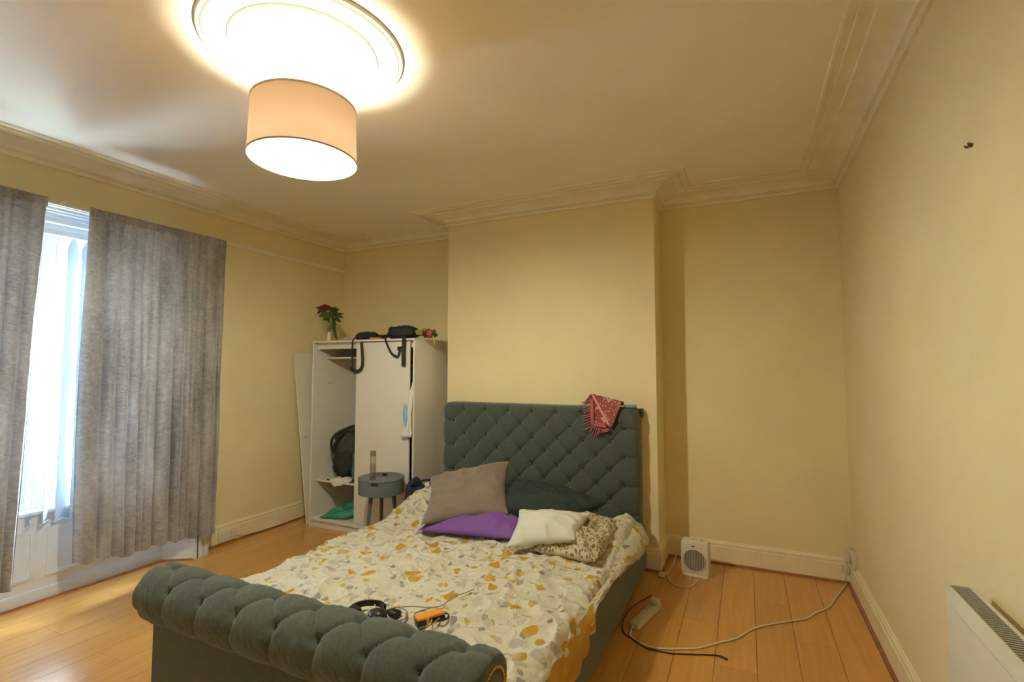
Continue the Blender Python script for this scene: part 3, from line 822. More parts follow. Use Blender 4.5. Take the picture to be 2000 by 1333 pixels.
for xs, nm in ((BX1 + 0.002, 'a'), (BX0 - 0.002, 'b')):
    nails('nailhead_trim', [(xs, FYC - 0.074 * math.cos(2 * PI * i / 40), FZC + 0.074 * math.sin(2 * PI * i / 40)) for i in range(40)], rl, 0.0055)
# side rails: padded, rounded over the top
for x0, x1 in ((-0.79, -0.682), (-2.475, -2.365)):
    bm = bmesh.new()
    def rail_fn(u, v, a=x0, b=x1):
        y = 1.44 + (3.75 - 1.44) * v
        t = 2 * PI * u
        zt = 0.335 + 0.055 * math.exp(-((y - 2.5) / 0.45) ** 2) + 0.04 * max(0, (y - 3.3) / 0.45) - 0.02 * max(0, (2.0 - y))
        cx_, hx = (a + b) / 2, (b - a) / 2
        cs, sn = math.cos(t), math.sin(t)
        sx = math.copysign(abs(cs) ** 0.45, cs); sz = math.copysign(abs(sn) ** 0.45, sn)
        return Vector((cx_ + hx * sx, y, 0.03 + (zt - 0.03) * (sz * 0.5 + 0.5)))
    vs = grid(bm, rail_fn, 40, 40, closed_u=True); bm.faces.new(vs[0][::-1]); bm.faces.new(vs[-1]); bmesh.ops.recalc_face_normals(bm, faces=bm.faces[:])
    adopt(obj('side_rail', bm, SLATE, smooth=True), bed)
for xx, yy in ((-2.36, 1.42), (-0.80, 1.42), (-2.36, 3.79), (-0.80, 3.79)):
    bm = bmesh.new(); lathe(bm, [(0.022, 0), (0.030, 0.065)], (xx, yy, 0), 16)
    adopt(obj('bed_foot', bm, BLACKP, smooth=True), bed)
mt = tag(boxo('mattress', (-2.35, 1.53, 0.12), (-0.80, 3.69, 0.385), LINENS, None, 0.05, 4), 'pale mattress under the patterned duvet', 'mattress')
adopt(boxo('slatted_base', (-2.36, 1.475, 0.08), (-0.795, 3.72, 0.118), GREY), bed)

# ------------------------------------------------------------------ duvet
def z_hang(y): return lerp_tab([(1.5, 0.20), (1.98, 0.228), (2.14, 0.245), (2.26, 0.30), (2.37, 0.375), (2.62, 0.375), (3.0, 0.325), (3.2, 0.285), (3.35, 0.26), (3.5, 0.30)], y)
def ridge(x, y, s):
    return 1 - abs(nz(x * s, y * s, s))
def wrinkle(x, y):
    wx = x + 0.08 * nz(x * 2.1, y * 2.1, 3.3); wy = y + 0.08 * nz(x * 2.1, y * 2.1, 9.1)
    d = 0.020 * ridge(wx * 1.1 + wy * 0.5, wy * 2.2 - wx * 0.5, 2.6) ** 4
    d += 0.017 * ridge(wx * 0.8 - wy * 0.9, wx * 1.4 + wy * 0.9, 4.3) ** 5
    d += 0.010 * ridge(wx + wy * 0.6, wx - 2 * wy, 8.0) ** 4
    d += 0.008 * nz(x * 6, y * 6, 1.0) + 0.004 * nz(x * 15, y * 15, 2.0) + 0.002 * nz(x * 34, y * 30, 2.0)
    d -= 0.008
    return d
DX0, DX1 = -2.40, -0.700
def duv_top(x, y):
    z = 0.402 + 0.012 * math.sin(PI * min(1, max(0, (x - DX0) / (DX1 - DX0))))
    z += 0.145 * math.exp(-((x + 2.33) / 0.17) ** 2) * lerp_tab([(2.85, 0), (3.4, 1), (3.6, 1)], y)      # lifted at the head corner
    z += 0.10 * math.exp(-((x + 0.76) / 0.13) ** 2) * lerp_tab([(2.75, 0), (3.15, 0.75), (3.35, 1), (3.5, 0.8)], y)  # bunched corner
    z += 0.02 * math.exp(-((x + 1.1) / 0.3) ** 2 - ((y - 2.2) / 0.4) ** 2)
    return z
SL, SM, SRt = 0.26, DX1 - DX0, 0.30
ST_ = SL + SM + SRt
DY0, DY1 = 1.522, 3.50
def duv_fn(u, v):
    y = DY0 + (DY1 - DY0) * v
    s = u * ST_
    e = 0.03
    if s < SL:                                      # hangs on the wardrobe side
        k = (SL - s) / SL
        x = DX0 - 0.095 * min(1, k * 3) ** 0.6; z = duv_top(DX0, y) - 0.012 - k * 0.24
        x -= 0.012 * math.sin(y * 23 + 2) * k
        d = 0.006 * nz(y * 9, k * 3)
        return Vector((x + d, y, z))
    if s < SL + SM:
        x = DX0 + (s - SL)
        ed = min(x - DX0, DX1 - x)
        d = wrinkle(x, y)
        z = duv_top(x, y) + d - (0.014 * (1 - ed / e) ** 2 if ed < e else 0)
        yy = y
        if v > 0.97: z -= 0.01
        return Vector((x, yy, z))
    k = (s - SL - SM) / SRt                         # hangs over the near rail
    bul = lerp_tab([(2.7, 0), (3.0, 0.35), (3.25, 1), (3.4, 1), (3.5, 0.4)], y)
    zt = duv_top(DX1, y) - 0.014; zb = z_hang(y) + 0.012 * nz(y * 13, 0, 4)
    z = zt + (zb - zt) * k
    x = DX1 + 0.042 * min(1, k * 2.2) ** 0.7 + 0.055 * bul * math.sin(PI * min(1, k * 1.05)) ** 0.8
    fl = lerp_tab([(1.5, 1), (2.25, 1), (2.45, 0.3), (3.5, 0.6)], y)
    x += 0.007 * k * fl * math.sin(y * 47 + 3 * nz(y * 5, 0)) + 0.006 * nz(y * 16, k * 4, 7)
    return Vector((x, y, z))
def duv_mi(u, v):
    y = DY0 + (DY1 - DY0) * v; s = u * ST_
    if s > SL + SM + 0.03 + 0.01 * math.sin(y * 40) and y < 2.33 + 0.03 * math.sin(s * 60): return 1
    return 0
bm = bmesh.new()
grid(bm, duv_fn, 380, 350, uvfn=lambda u, v: (u * ST_, v * (DY1 - DY0)), mifn=duv_mi)
duv = tag(obj('duvet', bm, [DUVET, MUSTARD]), 'crumpled cream duvet printed with mustard and grey leaves on the bed', 'duvet')
md = duv.modifiers.new('thick', 'SOLIDIFY'); md.thickness = 0.008; md.offset = -1; md.material_offset = 1; md.material_offset_rim = 1

# ------------------------------------------------------------------ pillows
def cushion(name, m, corners, thick, label, cat='pillow', sag=0.0, seed=0, wr=0.006, pinch=0.06, nu=60, nv=44, group=None, grow=0.0):
    bl_, br_, tr_, tl_ = [Vector(c) for c in corners]
    Lu = (br_ - bl_).length; Lv = (tl_ - bl_).length
    ctr = (bl_ + br_ + tr_ + tl_) / 4
    n = ((br_ - bl_ + tr_ - tl_)).cross(tl_ - bl_ + tr_ - br_).normalized()
    if n.z < 0: n = -n
    def P(u, v, side):
        pu = u - pinch * (u - 0.5) * (4 * v * (1 - v)) * 1.0
        pv = v - pinch * (v - 0.5) * (4 * u * (1 - u)) * 1.0
        p = bl_ * (1 - pu) * (1 - pv) + br_ * pu * (1 - pv) + tr_ * pu * pv + tl_ * (1 - pu) * pv
        a = max(0, 1 - abs(2 * u - 1) ** 2.6); b = max(0, 1 - abs(2 * v - 1) ** 2.6)
        t = (a * b) ** 0.55 * thick / 2
        ed = min(1, a * 3) * min(1, b * 3)
        w_ = wr * ed * (ridge(u * Lu * 4 + seed, v * Lv * 4, 2.0) ** 3 * 1.6 - 0.8 + 0.8 * nz(u * Lu * 12 + seed, v * Lv * 12, side * 3.0))
        p = p + n * (side * (t + w_) - sag * thick * a * b)
        p += (Vector((0, 0, 1)) * 0.004 * nz(u * 9 + seed, v * 9, 0)) 
        return p
    bm = bmesh.new()
    uvf = lambda u, v: (u * Lu, v * Lv)
    A = grid(bm, lambda u, v: P(u, v, 1), nu, nv, uvf)
    B = grid(bm, lambda u, v: P(u, v, -1), nu, nv, uvf)
    bmesh.ops.remove_doubles(bm, verts=bm.verts[:], dist=0.0009)
    bmesh.ops.recalc_face_normals(bm, faces=bm.faces[:])
    o = obj(name, bm, m, smooth=True)
    return tag(o, label, cat, group) if label else o
cushion('pillow', PURPLE, [onz(816, 1036, 0.46), onz(1006, 1054, 0.46), (-1.36, 3.33, 0.50), (-2.02, 3.28, 0.50)], 0.13, 'flat purple pillow lying under the taupe pillow', seed=2, sag=-0.1, wr=0.012)
cushion('pillow', TAUPE, [onz(822, 1026, 0.50), onz(994, 1006, 0.535), ony(996, 900, 3.44), ony(840, 932, 3.24)], 0.19, 'taupe grey pillow propped upright on the purple one', seed=5, wr=0.009, pinch=0.10)
cushion('pillow', BLACKPIL, [onz(958, 996, 0.545), onz(1104, 1024, 0.525), ony(1186, 984, 3.36), ony(1000, 938, 3.54)], 0.20, 'black pillow lying against the headboard', seed=8, wr=0.014)
cushion('pillow', WHITEPIL, [onz(988, 1070, 0.475), onz(1124, 1056, 0.525), onz(1156, 1004, 0.60), onz(1014, 996, 0.60)], 0.13, 'small white pillow in front of the black pillow', seed=13, wr=0.014, pinch=0.09)
cushion('pillow', FLORAL, [onz(1030, 1074, 0.45), onz(1164, 1098, 0.455), onz(1224, 1022, 0.50), onz(1110, 1002, 0.50)], 0.14, 'rumpled beige pillow with small brown flower print', seed=17, wr=0.026)
# ------------------------------------------------------------------ wardrobe
WX0, WX1, WYF, WYB, WH = -3.80, -2.592, 3.525, 4.15, 1.768
ward = tag(empty('wardrobe', ((WX0 + WX1) / 2, (WYF + WYB) / 2, 0)), 'white two-bay wardrobe with its left sliding door missing', 'wardrobe')
def wp(name, a, b, m=WHITE, bev=0.0015, parent=None): return adopt(boxo(name, a, b, m, None, bev, 1), parent or ward)
wp('side_panel', (WX0, WYF, 0), (WX0 + 0.018, WYB, WH - 0.018)); wp('side_panel', (WX1 - 0.018, WYF, 0), (WX1, WYB, WH - 0.018))
wp('top_panel', (WX0, WYF - 0.005, WH - 0.018), (WX1, WYB, WH)); wp('back_panel', (WX0 + 0.018, WYB - 0.006, 0.07), (WX1 - 0.018, WYB, WH - 0.018))
wp('base_board', (WX0 + 0.018, WYF + 0.004, 0.062), (WX1 - 0.018, WYB - 0.006, 0.08)); wp('plinth', (WX0 + 0.018, WYF + 0.02, 0), (WX1 - 0.018, WYF + 0.038, 0.062))
wp('divider', (-3.215, WYF + 0.06, 0.08), (-3.197, WYB - 0.006, WH - 0.018))
wp('shelf', (WX0 + 0.018, WYF + 0.06, 0.418), (-3.215, WYB - 0.006, 0.434))
wp('top_rail', (WX0 + 0.018, WYF + 0.05, 1.69), (WX1 - 0.018, WYF + 0.075, WH - 0.018)); wp('bottom_track', (WX0 + 0.018, WYF + 0.012, 0.08), (WX1 - 0.018, WYF + 0.05, 0.088), WHITE_EDGE)
wp('upper_shelf', (WX0 + 0.018, WYF + 0.16, 1.60), (-3.215, WYB - 0.006, 1.616))
dr = wp('sliding_door', (-3.258, WYF + 0.012, 0.09), (-2.652, WYF + 0.028, 1.742))
adopt(tubeo('hanging_rail', [(-3.197, 3.86, 1.56), (-2.61, 3.86, 1.56)], 0.012, STEELM, smooth=0), ward)
for zz in (1.43, 1.425):
    pass
for yy in (3.72, 3.76):
    bm = bmesh.new(); lathe(bm, [(0.006, 0), (0.006, 0.002)], (WX0 + 0.018, yy, 1.36), 10, axis='x'); adopt(obj('screw_cap', bm, GREY), ward)
# the missing door leans between wall and wardrobe
bm = bmesh.new()
q0, q1 = Vector((-3.846, 3.535, 0.0)), Vector((-4.072, 3.535, 1.655))
d = (q1 - q0).normalized(); nrm = Vector((d.z, 0, -d.x))
poly_prism(bm, [q0 + Vector((0, 0, 0.004)), q1, q1 + nrm * 0.016, q0 + nrm * 0.016 + Vector((0, 0, 0.004))], (0, 0.56, 0)); bmesh.ops.recalc_face_normals(bm, faces=bm.faces[:])
ld = tag(empty('loose_door', (-3.85, 3.8, 0)), 'loose white door panel leaning between the wall and wardrobe', 'door panel')
adopt(obj('panel', bm, WHITE), ld)
kp = q0 + d * 0.83 + nrm * 0.016 + Vector((0, 0.06, 0))
bm = bmesh.new(); sphere(bm, kp, 0.008, 0.6, 1, 1, 10, 6); adopt(obj('screw_cap', bm, GREY, smooth=True), ld)

# clothes inside the right bay, seen in the slot beside the sliding door
HY = 3.86
g = tag(empty('dark_garment', (-2.63, HY, 0.7)), 'black garment hanging in the slot right of the sliding door', 'garment')
bm = bmesh.new()
grid(bm, lambda u, v: Vector((-2.665 + 0.026 * math.sin(6 * u + 2) * v + 0.012 * nz(u * 7, v * 3, 2), 3.60 + 0.46 * u, 1.52 - 1.0 * v + 0.02 * math.sin(u * PI))), 30, 20)
o = adopt(obj('cloth', bm, BLACK), g); md = o.modifiers.new('thick', 'SOLIDIFY'); md.thickness = 0.02; md.offset = 0
adopt(tubeo('hanger_hook', [(-2.665, HY, 1.50), (-2.665, HY, 1.545), (-2.665, HY + 0.018, 1.574), (-2.665, HY, 1.585)], 0.002, STEELM, seg=6), g)
g = tag(empty('white_shirt', (-2.63, 3.55, 1.0)), 'white shirt sleeve sticking out of the slot beside the sliding door', 'garment')
def shirt_fn(u, v):
    w_ = lerp_tab([(0, 0.004), (0.25, 0.030), (0.55, 0.034), (0.8, 0.045), (1, 0.062)], v)
    cx_ = lerp_tab([(0, -2.606), (0.3, -2.624), (0.7, -2.636), (1, -2.648)], v)
    return Vector((cx_ + (u - 0.5) * 2 * w_ * 0.85, 3.522 - 0.020 * v + 0.010 * math.sin(u * 9 + v * 4) * v, 1.385 - 0.46 * v + 0.02 * (u - 0.5) * v))
bm = bmesh.new(); grid(bm, shirt_fn, 20, 30)
o = adopt(obj('sleeve', bm, SHIRT), g); md = o.modifiers.new('thick', 'SOLIDIFY'); md.thickness = 0.008; md.offset = 0
adopt(boxo('cuff_band', (-2.705, 3.490, 0.915), (-2.598, 3.512, 0.942), SHIRT, None, 0.006), g)
bm = bmesh.new(); grid(bm, lambda u, v: Vector((-2.655 + (u - 0.5) * 0.04 * math.sin(PI * v) + 0.01 * v - 0.012, 3.497 - 0.004 * math.sin(u * 5), 1.20 - 0.20 * v)), 8, 16)
o = adopt(obj('blue_lining', bm, SKYBL), g); md = o.modifiers.new('thick', 'SOLIDIFY'); md.thickness = 0.004

# black rucksack on the shelf, left bay
rk = tag(empty('rucksack', (-3.40, 3.78, 0.436)), 'dark rucksack standing on the wardrobe shelf in the open bay', 'bag')
def blob(name, m, c, s, parent, seed, p=2.6, wr=0.02, nu=40, nv=28, flatb=True):
    """rounded soft box"""
    bm = bmesh.new()
    def f(u, v):
        a = 2 * PI * u; b = PI * (v - 0.5)
        e = 2 / p
        ca, sa, cb, sb = math.cos(a), math.sin(a), math.cos(b), math.sin(b)
        q = lambda t: math.copysign(abs(t) ** e, t)
        P = Vector((q(cb) * q(ca), q(cb) * q(sa), q(sb)))
        k = 1 + wr / max(s) * 2 * nz(P.x * 2 + seed, P.y * 2, P.z * 2) + wr / max(s) * nz(P.x * 6 + seed, P.y * 6, P.z * 6)
        return Vector(c) + Vector((P.x * s[0], P.y * s[1], P.z * s[2])) * k
    vs = grid(bm, f, nu, nv, closed_u=True)
    bmesh.ops.remove_doubles(bm, verts=bm.verts[:], dist=0.0005); bmesh.ops.recalc_face_normals(bm, faces=bm.faces[:])
    o = obj(name, bm, m, smooth=True)
    return adopt(o, parent) if parent else o
DKOL = mat('dark_olive_canvas', (0.040, 0.042, 0.030), 0.75, var=0.2, vscale=12)
rc = ony(682, 872, 3.80)
blob('body', DKOL, rc, (0.165, 0.12, 0.165), rk, 3, p=2.3)
rl2 = ony(676, 915, 3.74)
blob('lower_pocket', BLACK, Vector((rl2.x, 3.74, 0.585)), (0.125, 0.10, 0.15), rk, 5, p=2.3)
adopt(tubeo('carry_handle', [ony(a, b, yy) for a, b, yy in ((692, 832, 3.70), (676, 838, 3.68), (660, 846, 3.66), (650, 856, 3.65), (647, 870, 3.65), (650, 884, 3.66))], 0.013, BLACK, seg=8), rk)
adopt(tubeo('carry_handle', [ony(a, b, yy) for a, b, yy in ((672, 846, 3.68), (660, 858, 3.66), (654, 870, 3.655), (652, 884, 3.66))], 0.010, BLACK, seg=8), rk)
adopt(tubeo('zip', [ony(a, b, yy) for a, b, yy in ((658, 880, 3.672), (666, 868, 3.668), (674, 854, 3.674))], 0.003, GREY, seg=6), rk)
j = tag(cushion('folded_jeans', BLUECL, [(-3.345, 3.60, 0.45), (-3.222, 3.61, 0.45), (-3.228, 3.60, 0.70), (-3.335, 3.60, 0.72)], 0.05, None, seed=31, wr=0.014), 'blue denim garment wedged beside the rucksack on the shelf', 'garment')
t = tag(empty('white_cloth', (-3.55, 3.60, 0.436)), 'crumpled white cloth spilling over the front of the wardrobe shelf', 'cloth')
def cl(u, v):
    x_ = -3.60 + 0.24 * u; ed = 0.5 + 0.5 * nz(u * 4, 3.0)
    if v < 0.6: return Vector((x_, 3.72 - 0.14 * v / 0.6, 0.446 + 0.028 * abs(nz(u * 6, v * 5, 1)) + 0.03 * math.sin(PI * v / 0.6) * abs(nz(u * 3, 2))))
    k = (v - 0.6) / 0.4
    return Vector((x_ + 0.02 * k, 3.578 - 0.004 * math.sin(u * 8), 0.446 - k * (0.02 + 0.075 * ed * max(0, math.sin(PI * min(1, u * 1.6))))))
bm = bmesh.new(); grid(bm, cl, 26, 22); o = adopt(obj('cloth', bm, SHIRT), t); md = o.modifiers.new('thick', 'SOLIDIFY'); md.thickness = 0.006; md.offset = 0
tag(boxo('black_trinket', (-3.655, 3.595, 0.4345), (-3.615, 3.612, 0.446), BLACKP, None, 0.004), 'small black object at the front edge of the wardrobe shelf', 'small item')
cushion('folded_cloth', TEAL, [onz(622, 1012, 0.105), onz(676, 1012, 0.105), (-3.26, 3.86, 0.17), (-3.60, 3.84, 0.17)], 0.09, 'teal green folded cloth on the wardrobe floor', 'cloth', seed=41, wr=0.012)
bm = bmesh.new(); sphere(bm, (-3.275, 3.60, 0.094), 0.012, 1, 1, .5, 10, 6); tag(obj('door_stop', bm, HOOKM, smooth=True), 'tiny brown stop on the wardrobe floor by the sliding door', 'small item')

# on top of the wardrobe
TOP = WH
def on_top(px, y, z=TOP): 
    p = ony(px, 660, y); return Vector((p.x, y, z))
vz = on_top(643, 3.66)
vase = tag(empty('bud_vase', vz), 'slim pale bud vase on the left end of the wardrobe top', 'vase')
bm = bmesh.new(); lathe(bm, [(0.0005, 0), (0.020, 0), (0.021, 0.03), (0.018, 0.08), (0.016, 0.10)], vz, 18); adopt(obj('vase_body', bm, PLAST, smooth=True), vase)
bm = bmesh.new(); lathe(bm, [(0.016, 0.10), (0.0155, 0.15), (0.017, 0.156), (0.014, 0.156), (0.013, 0.11), (0.0005, 0.105)], vz, 18); adopt(obj('vase_neck', bm, mat('grey_blue_glaze', (0.16, 0.20, 0.24), 0.4), smooth=True), vase)
rosef = tag(empty('red_rose', vz + Vector((0, 0, 0.11))), 'single red rose with green leaves standing in the bud vase', 'flower')
hd = ony(636, 601, 3.63)
adopt(tubeo('stem', [vz + Vector((0, 0, 0.112)), vz + Vector((0.01, 0, 0.19)), hd + Vector((0.01, 0, -0.03))], 0.004, LEAF), rosef)
rr_ = random.Random(4)
for ring, (nP, rad, zz, op) in enumerate(((3, 0.014, 0.016, 0.1), (4, 0.028, 0.012, 0.35), (5, 0.046, 0.004, 0.6), (6, 0.064, -0.006, 0.95))):
    for k in range(nP):
        a = 2 * PI * k / nP + ring * 0.7
        bm = bmesh.new()
        def pf(u, v, a=a, rad=rad, zz=zz, op=op):
            aa = a + (u - 0.5) * 2.4 * (1 - 0.25 * v); r = rad * (0.45 + 0.55 * v) * (1 + op * v * v * 0.25)
            return hd + Vector((-0.01, 0, 0)) + Vector((r * math.cos(aa), r * math.sin(aa), zz - 0.026 + 0.048 * v * (1 - 0.35 * op * v) - 0.012 * (2 * u - 1) ** 2 * v))
        grid(bm, pf, 8, 6); o = adopt(obj('petal', bm, ROSE), rosef); md = o.modifiers.new('thick', 'SOLIDIFY'); md.thickness = 0.0015
def leaf(parent, a, b, wdt, m=LEAF, droop=0.012, side=None):
    a, b = Vector(a), Vector(b); d = b - a; s = Vector(side) if side else d.cross(Vector((0, 1, 0.3))).normalized()
    nn = d.cross(s).normalized()
    bm = bmesh.new()
    grid(bm, lambda u, v: a + d * v + s * ((u - 0.5) * 2 * wdt * math.sin(PI * min(1, v * 0.95 + 0.05)) ** 0.8) + nn * (0.35 * wdt * (2 * u - 1) ** 2) - Vector((0, 0, droop * v * v)), 6, 10)
    o = adopt(obj('leaf', bm, m), parent); md = o.modifiers.new('thick', 'SOLIDIFY'); md.thickness = 0.0012
    return o
P_ = lambda px, py, y=3.62: ony(px, py, y)
for a, b, wd in (((648, 606), (664, 602), 0.016), ((644, 612), (624, 616), 0.016), ((646, 612), (672, 618), 0.017), ((645, 616), (632, 624), 0.016), ((648, 616), (658, 634), 0.018), ((640, 606), (622, 606), 0.013), ((650, 622), (656, 645), 0.016), ((652, 640), (660, 663), 0.016), ((646, 604), (652, 618), 0.018), ((655, 615), (672, 611), 0.008), ((650, 605), (662, 611), 0.018), ((640, 612), (646, 630), 0.02), ((648, 610), (640, 620), 0.02), ((654, 622), (668, 626), 0.014), ((652, 628), (650, 642), 0.014), ((630, 604), (620, 612), 0.012)):
    leaf(rosef, P_(*a), P_(*b, 3.60), wd * 1.55)
adopt(tubeo('side_shoot', [P_(646, 606), P_(654, 628), P_(656, 655), P_(660, 664, 3.62)], 0.003, LEAF), rosef)

# magazines, orange packet
a = on_top(672, 3.63)
mg = tag(empty('magazine_pile', a), 'small pile of pale papers beside the vase on the wardrobe', 'papers')
for k, (dx, dy, rz) in enumerate(((0, 0, 0.1), (0.01, 0.01, -0.15))):
    bm = bmesh.new(); box(bm, (-0.10, -0.07, 0), (0.10, 0.07, 0.007)); bmesh.ops.transform(bm, matrix=Matrix.Translation(a + Vector((0.03 + dx, 0.02 + dy, 0.0005 + 0.0075 * k))) @ Matrix.Rotation(rz, 4, 'Z'), verts=bm.verts[:])
    adopt(obj('magazine', bm, PAPER), mg)
a = on_top(735, 3.57); tag(boxo('orange_packet', a + Vector((-0.055, -0.03, 0)), a + Vector((0.065, 0.05, 0.020)), ORANGEP, None, 0.004), 'flat orange packet lying between the black bag lumps', 'packet')
# black harness bag with straps hanging over the wardrobe front
hb2 = tag(empty('black_backpack', on_top(775, 3.62)), 'floppy black backpack with straps hanging over the wardrobe front', 'bag')
c1 = on_top(722, 3.60); c2 = on_top(782, 3.63)
blob('padded_strap', BLACK, c1 + Vector((-0.035, 0, 0.038)), (0.115, 0.06, 0.040), hb2, 7, p=2.4, wr=0.012)
blob('bag_body', BLACK, c2 + Vector((0.02, 0.02, 0.060)), (0.155, 0.10, 0.062), hb2, 9, p=2.6, wr=0.016)
blob('strap_bridge', BLACK, on_top(748, 3.58) + Vector((0, 0, 0.028)), (0.06, 0.025, 0.016), hb2, 11, p=2.4, wr=0.006)
YS = WYF - 0.009
def ribbon(name, pix, hw, parent, y0=YS, m=STRAP, side=(1, 0, 0), ys=None):
    pts = [ony(p[0], p[1], (ys[i] if ys else y0)) for i, p in enumerate(pix)]
    return adopt(tubeo(name, pts, 0, m, flat=(hw, 0.0012), up=side, smooth=5), parent)
ribbon('hanging_strap', [(703, 655), (706, 672), (708, 700), (707, 716), (702, 724), (696, 726), (690, 723), (683, 718)], 0.016, hb2, ys=[3.56, YS, YS, YS, YS, YS, YS, YS], side=(1, 0, 0.25))
ribbon('hanging_strap', [(697, 659), (690, 664), (688, 680), (688, 700), (689, 719)], 0.009, hb2, ys=[3.55, YS, YS, YS, YS])
ribbon('hanging_strap', [(790, 655), (789, 664), (788, 690), (788, 716)], 0.021, hb2, ys=[3.55, YS - 0.002, YS - 0.002, YS - 0.002])
ribbon('hanging_strap', [(752, 655), (753, 664), (758, 678), (765, 691), (775, 697), (779, 692), (781, 680)], 0.010, hb2, ys=[3.55, YS, YS, YS, YS, YS, YS], side=(0.8, 0, 0.5))
adopt(boxo('strap_buckle', ony(777, 684, YS - 0.004), ony(784, 677, YS - 0.012), BLACKP, None, 0.001), hb2)
# wilted bouquet
bq = tag(empty('wilted_bouquet', on_top(835, 3.66)), 'wilted bouquet in yellow wrap lying at the right end of the wardrobe', 'flowers')
b0, b1 = on_top(800, 3.70) + Vector((0, 0, 0.075)), on_top(838, 3.62) + Vector((0, 0, 0.045))
bm = bmesh.new()
ax = (b1 - b0); sd = Vector((0, 1, 0)); upv = Vector((0, 0, 1))
grid(bm, lambda u, v: b0 + ax * v + (sd * math.cos(2 * PI * u) * 1.3 + upv * math.sin(2 * PI * u) * 0.85) * (0.014 + 0.032 * v) * (1 + 0.12 * math.sin(10 * PI * u)), 30, 10, closed_u=True)
o = adopt(obj('paper_wrap', bm, LEAF2), bq); md = o.modifiers.new('thick', 'SOLIDIFY'); md.thickness = 0.002
for k, (c, m_, r_) in enumerate(((b1 + Vector((0.02, -0.03, -0.005)), PINKROSE, 0.032), (b1 + Vector((0.0, -0.045, -0.008)), mat('dried_dark_petal', (0.05, 0.012, 0.015), 0.8), 0.03), (b1 + Vector((0.05, -0.01, -0.01)), LEAF, 0.025), (b1 + Vector((0.015, 0.03, 0.0)), ROSE, 0.03))):
    blob('bloom', m_, c, (r_, r_, r_ * 0.95), bq, 50 + k, p=2.0, wr=0.012, nu=24, nv=16)
leaf(bq, b1 + Vector((0.06, -0.02, -0.02)), b1 + Vector((0.085, -0.03, -0.10)), 0.012, LEAF2)
leaf(bq, b1 + Vector((0.03, -0.05, 0.0)), b1 + Vector((0.085, -0.04, 0.012)), 0.010)

# ------------------------------------------------------------------ bedside table
TZ = 0.612
tc_ = onz(745, 932, TZ); tc_.z = 0
R_T = 0.186
tbl = tag(empty('bedside_table', tc_), 'round blue grey bedside table with drawer and splayed legs', 'table')
bm = bmesh.new(); lathe(bm, [(0.0005, TZ - 0.012), (R_T, TZ - 0.012), (R_T + 0.002, TZ - 0.006), (R_T, TZ), (R_T - 0.006, TZ + 0.003), (R_T - 0.012, TZ), (0.0005, TZ)], tc_, 64); adopt(auto_smooth(obj('table_top', bm, TABLE)), tbl)
bm = bmesh.new(); lathe(bm, [(0.0005, TZ - 0.125), (R_T - 0.004, TZ - 0.125), (R_T - 0.003, TZ - 0.120), (R_T - 0.003, TZ - 0.0125), (0.0005, TZ - 0.0125)], tc_, 64); adopt(auto_smooth(obj('drum_body', bm, TABLE)), tbl)
# drawer front, a curved plate slightly proud, with a dark finger notch
dirn = math.atan2(-tc_.y, -tc_.x)
na = onz(731, 950, TZ - 0.03) - tc_; ang0 = math.atan2(na.y, na.x)
bm = bmesh.new()
def curved(a0, a1, z0, z1, r0, r1, n=20):
    vsr = []
    for i in range(n + 1):
        a = a0 + (a1 - a0) * i / n
        vsr.append([bm.verts.new(tc_ + Vector((r * math.cos(a), r * math.sin(a), z))) for r, z in ((r0, z0), (r1, z0), (r1, z1), (r0, z1))])
    for A, B in zip(vsr, vsr[1:]):
        for i in range(4): bm.faces.new((A[i], A[(i + 1) % 4], B[(i + 1) % 4], B[i]))
    bm.faces.new(vsr[0][::-1]); bm.faces.new(vsr[-1]); bmesh.ops.recalc_face_normals(bm, faces=bm.faces[:])
curved(ang0 - 0.85, ang0 + 0.85, TZ - 0.122, TZ - 0.036, R_T - 0.004, R_T)
curved(ang0 - 0.85, ang0 - 0.155, TZ - 0.036, TZ - 0.014, R_T - 0.004, R_T); curved(ang0 + 0.155, ang0 + 0.85, TZ - 0.036, TZ - 0.014, R_T - 0.004, R_T)
dw = adopt(auto_smooth(obj('drawer_front', bm, TABLE)), tbl)
bm = bmesh.new(); curved(ang0 - 0.155, ang0 + 0.155, TZ - 0.036, TZ - 0.014, R_T - 0.012, R_T - 0.0025); adopt(obj('finger_notch', bm, BLACKP), dw)
for px_, top in ((722, 0), (752, 1), (762, 2)):
    pass
for ang in (ang0 - 0.55, ang0 + 1.45, ang0 + 3.4):
    dv = Vector((math.cos(ang), math.sin(ang), 0))
    bm = bmesh.new(); tube(bm, [tc_ + dv * 0.105 + Vector((0, 0, TZ - 0.125)), tc_ + dv * 0.165], lambda t: 0.0165 - 0.006 * t, seg=14, smooth=4)
    adopt(obj('leg', bm, TABLE, smooth=True), tbl)
bc = onz(728, 938, TZ); bc.z = TZ
bt = tag(empty('water_bottle', bc), 'clear glass bottle of water with brown cap on the table', 'bottle')
bm = bmesh.new(); lathe(bm, [(0.0005, 0.001), (0.021, 0.001), (0.023, 0.005), (0.023, 0.185), (0.020, 0.192)], bc, 24); adopt(obj('glass_body', bm, BOTTLE, smooth=True), bt)
bm = bmesh.new(); lathe(bm, [(0.0005, 0.004), (0.0205, 0.004), (0.0205, 0.125), (0.0005, 0.125)], bc, 24); adopt(auto_smooth(obj('water', bm, BOTTLE)), bt)
bm = bmesh.new(); lathe(bm, [(0.0005, 0.190), (0.0225, 0.190), (0.0225, 0.226), (0.021, 0.229), (0.0005, 0.229)], bc, 24); adopt(auto_smooth(obj('bottle_cap', bm, mat('brown_grey_cap', (0.17, 0.14, 0.11), 0.5))), bt)
kc = onz(751, 929, TZ); kc.z = TZ
ky = tag(empty('key_fob', kc), 'small black key fob lying on the table beside the bottle', 'keys')
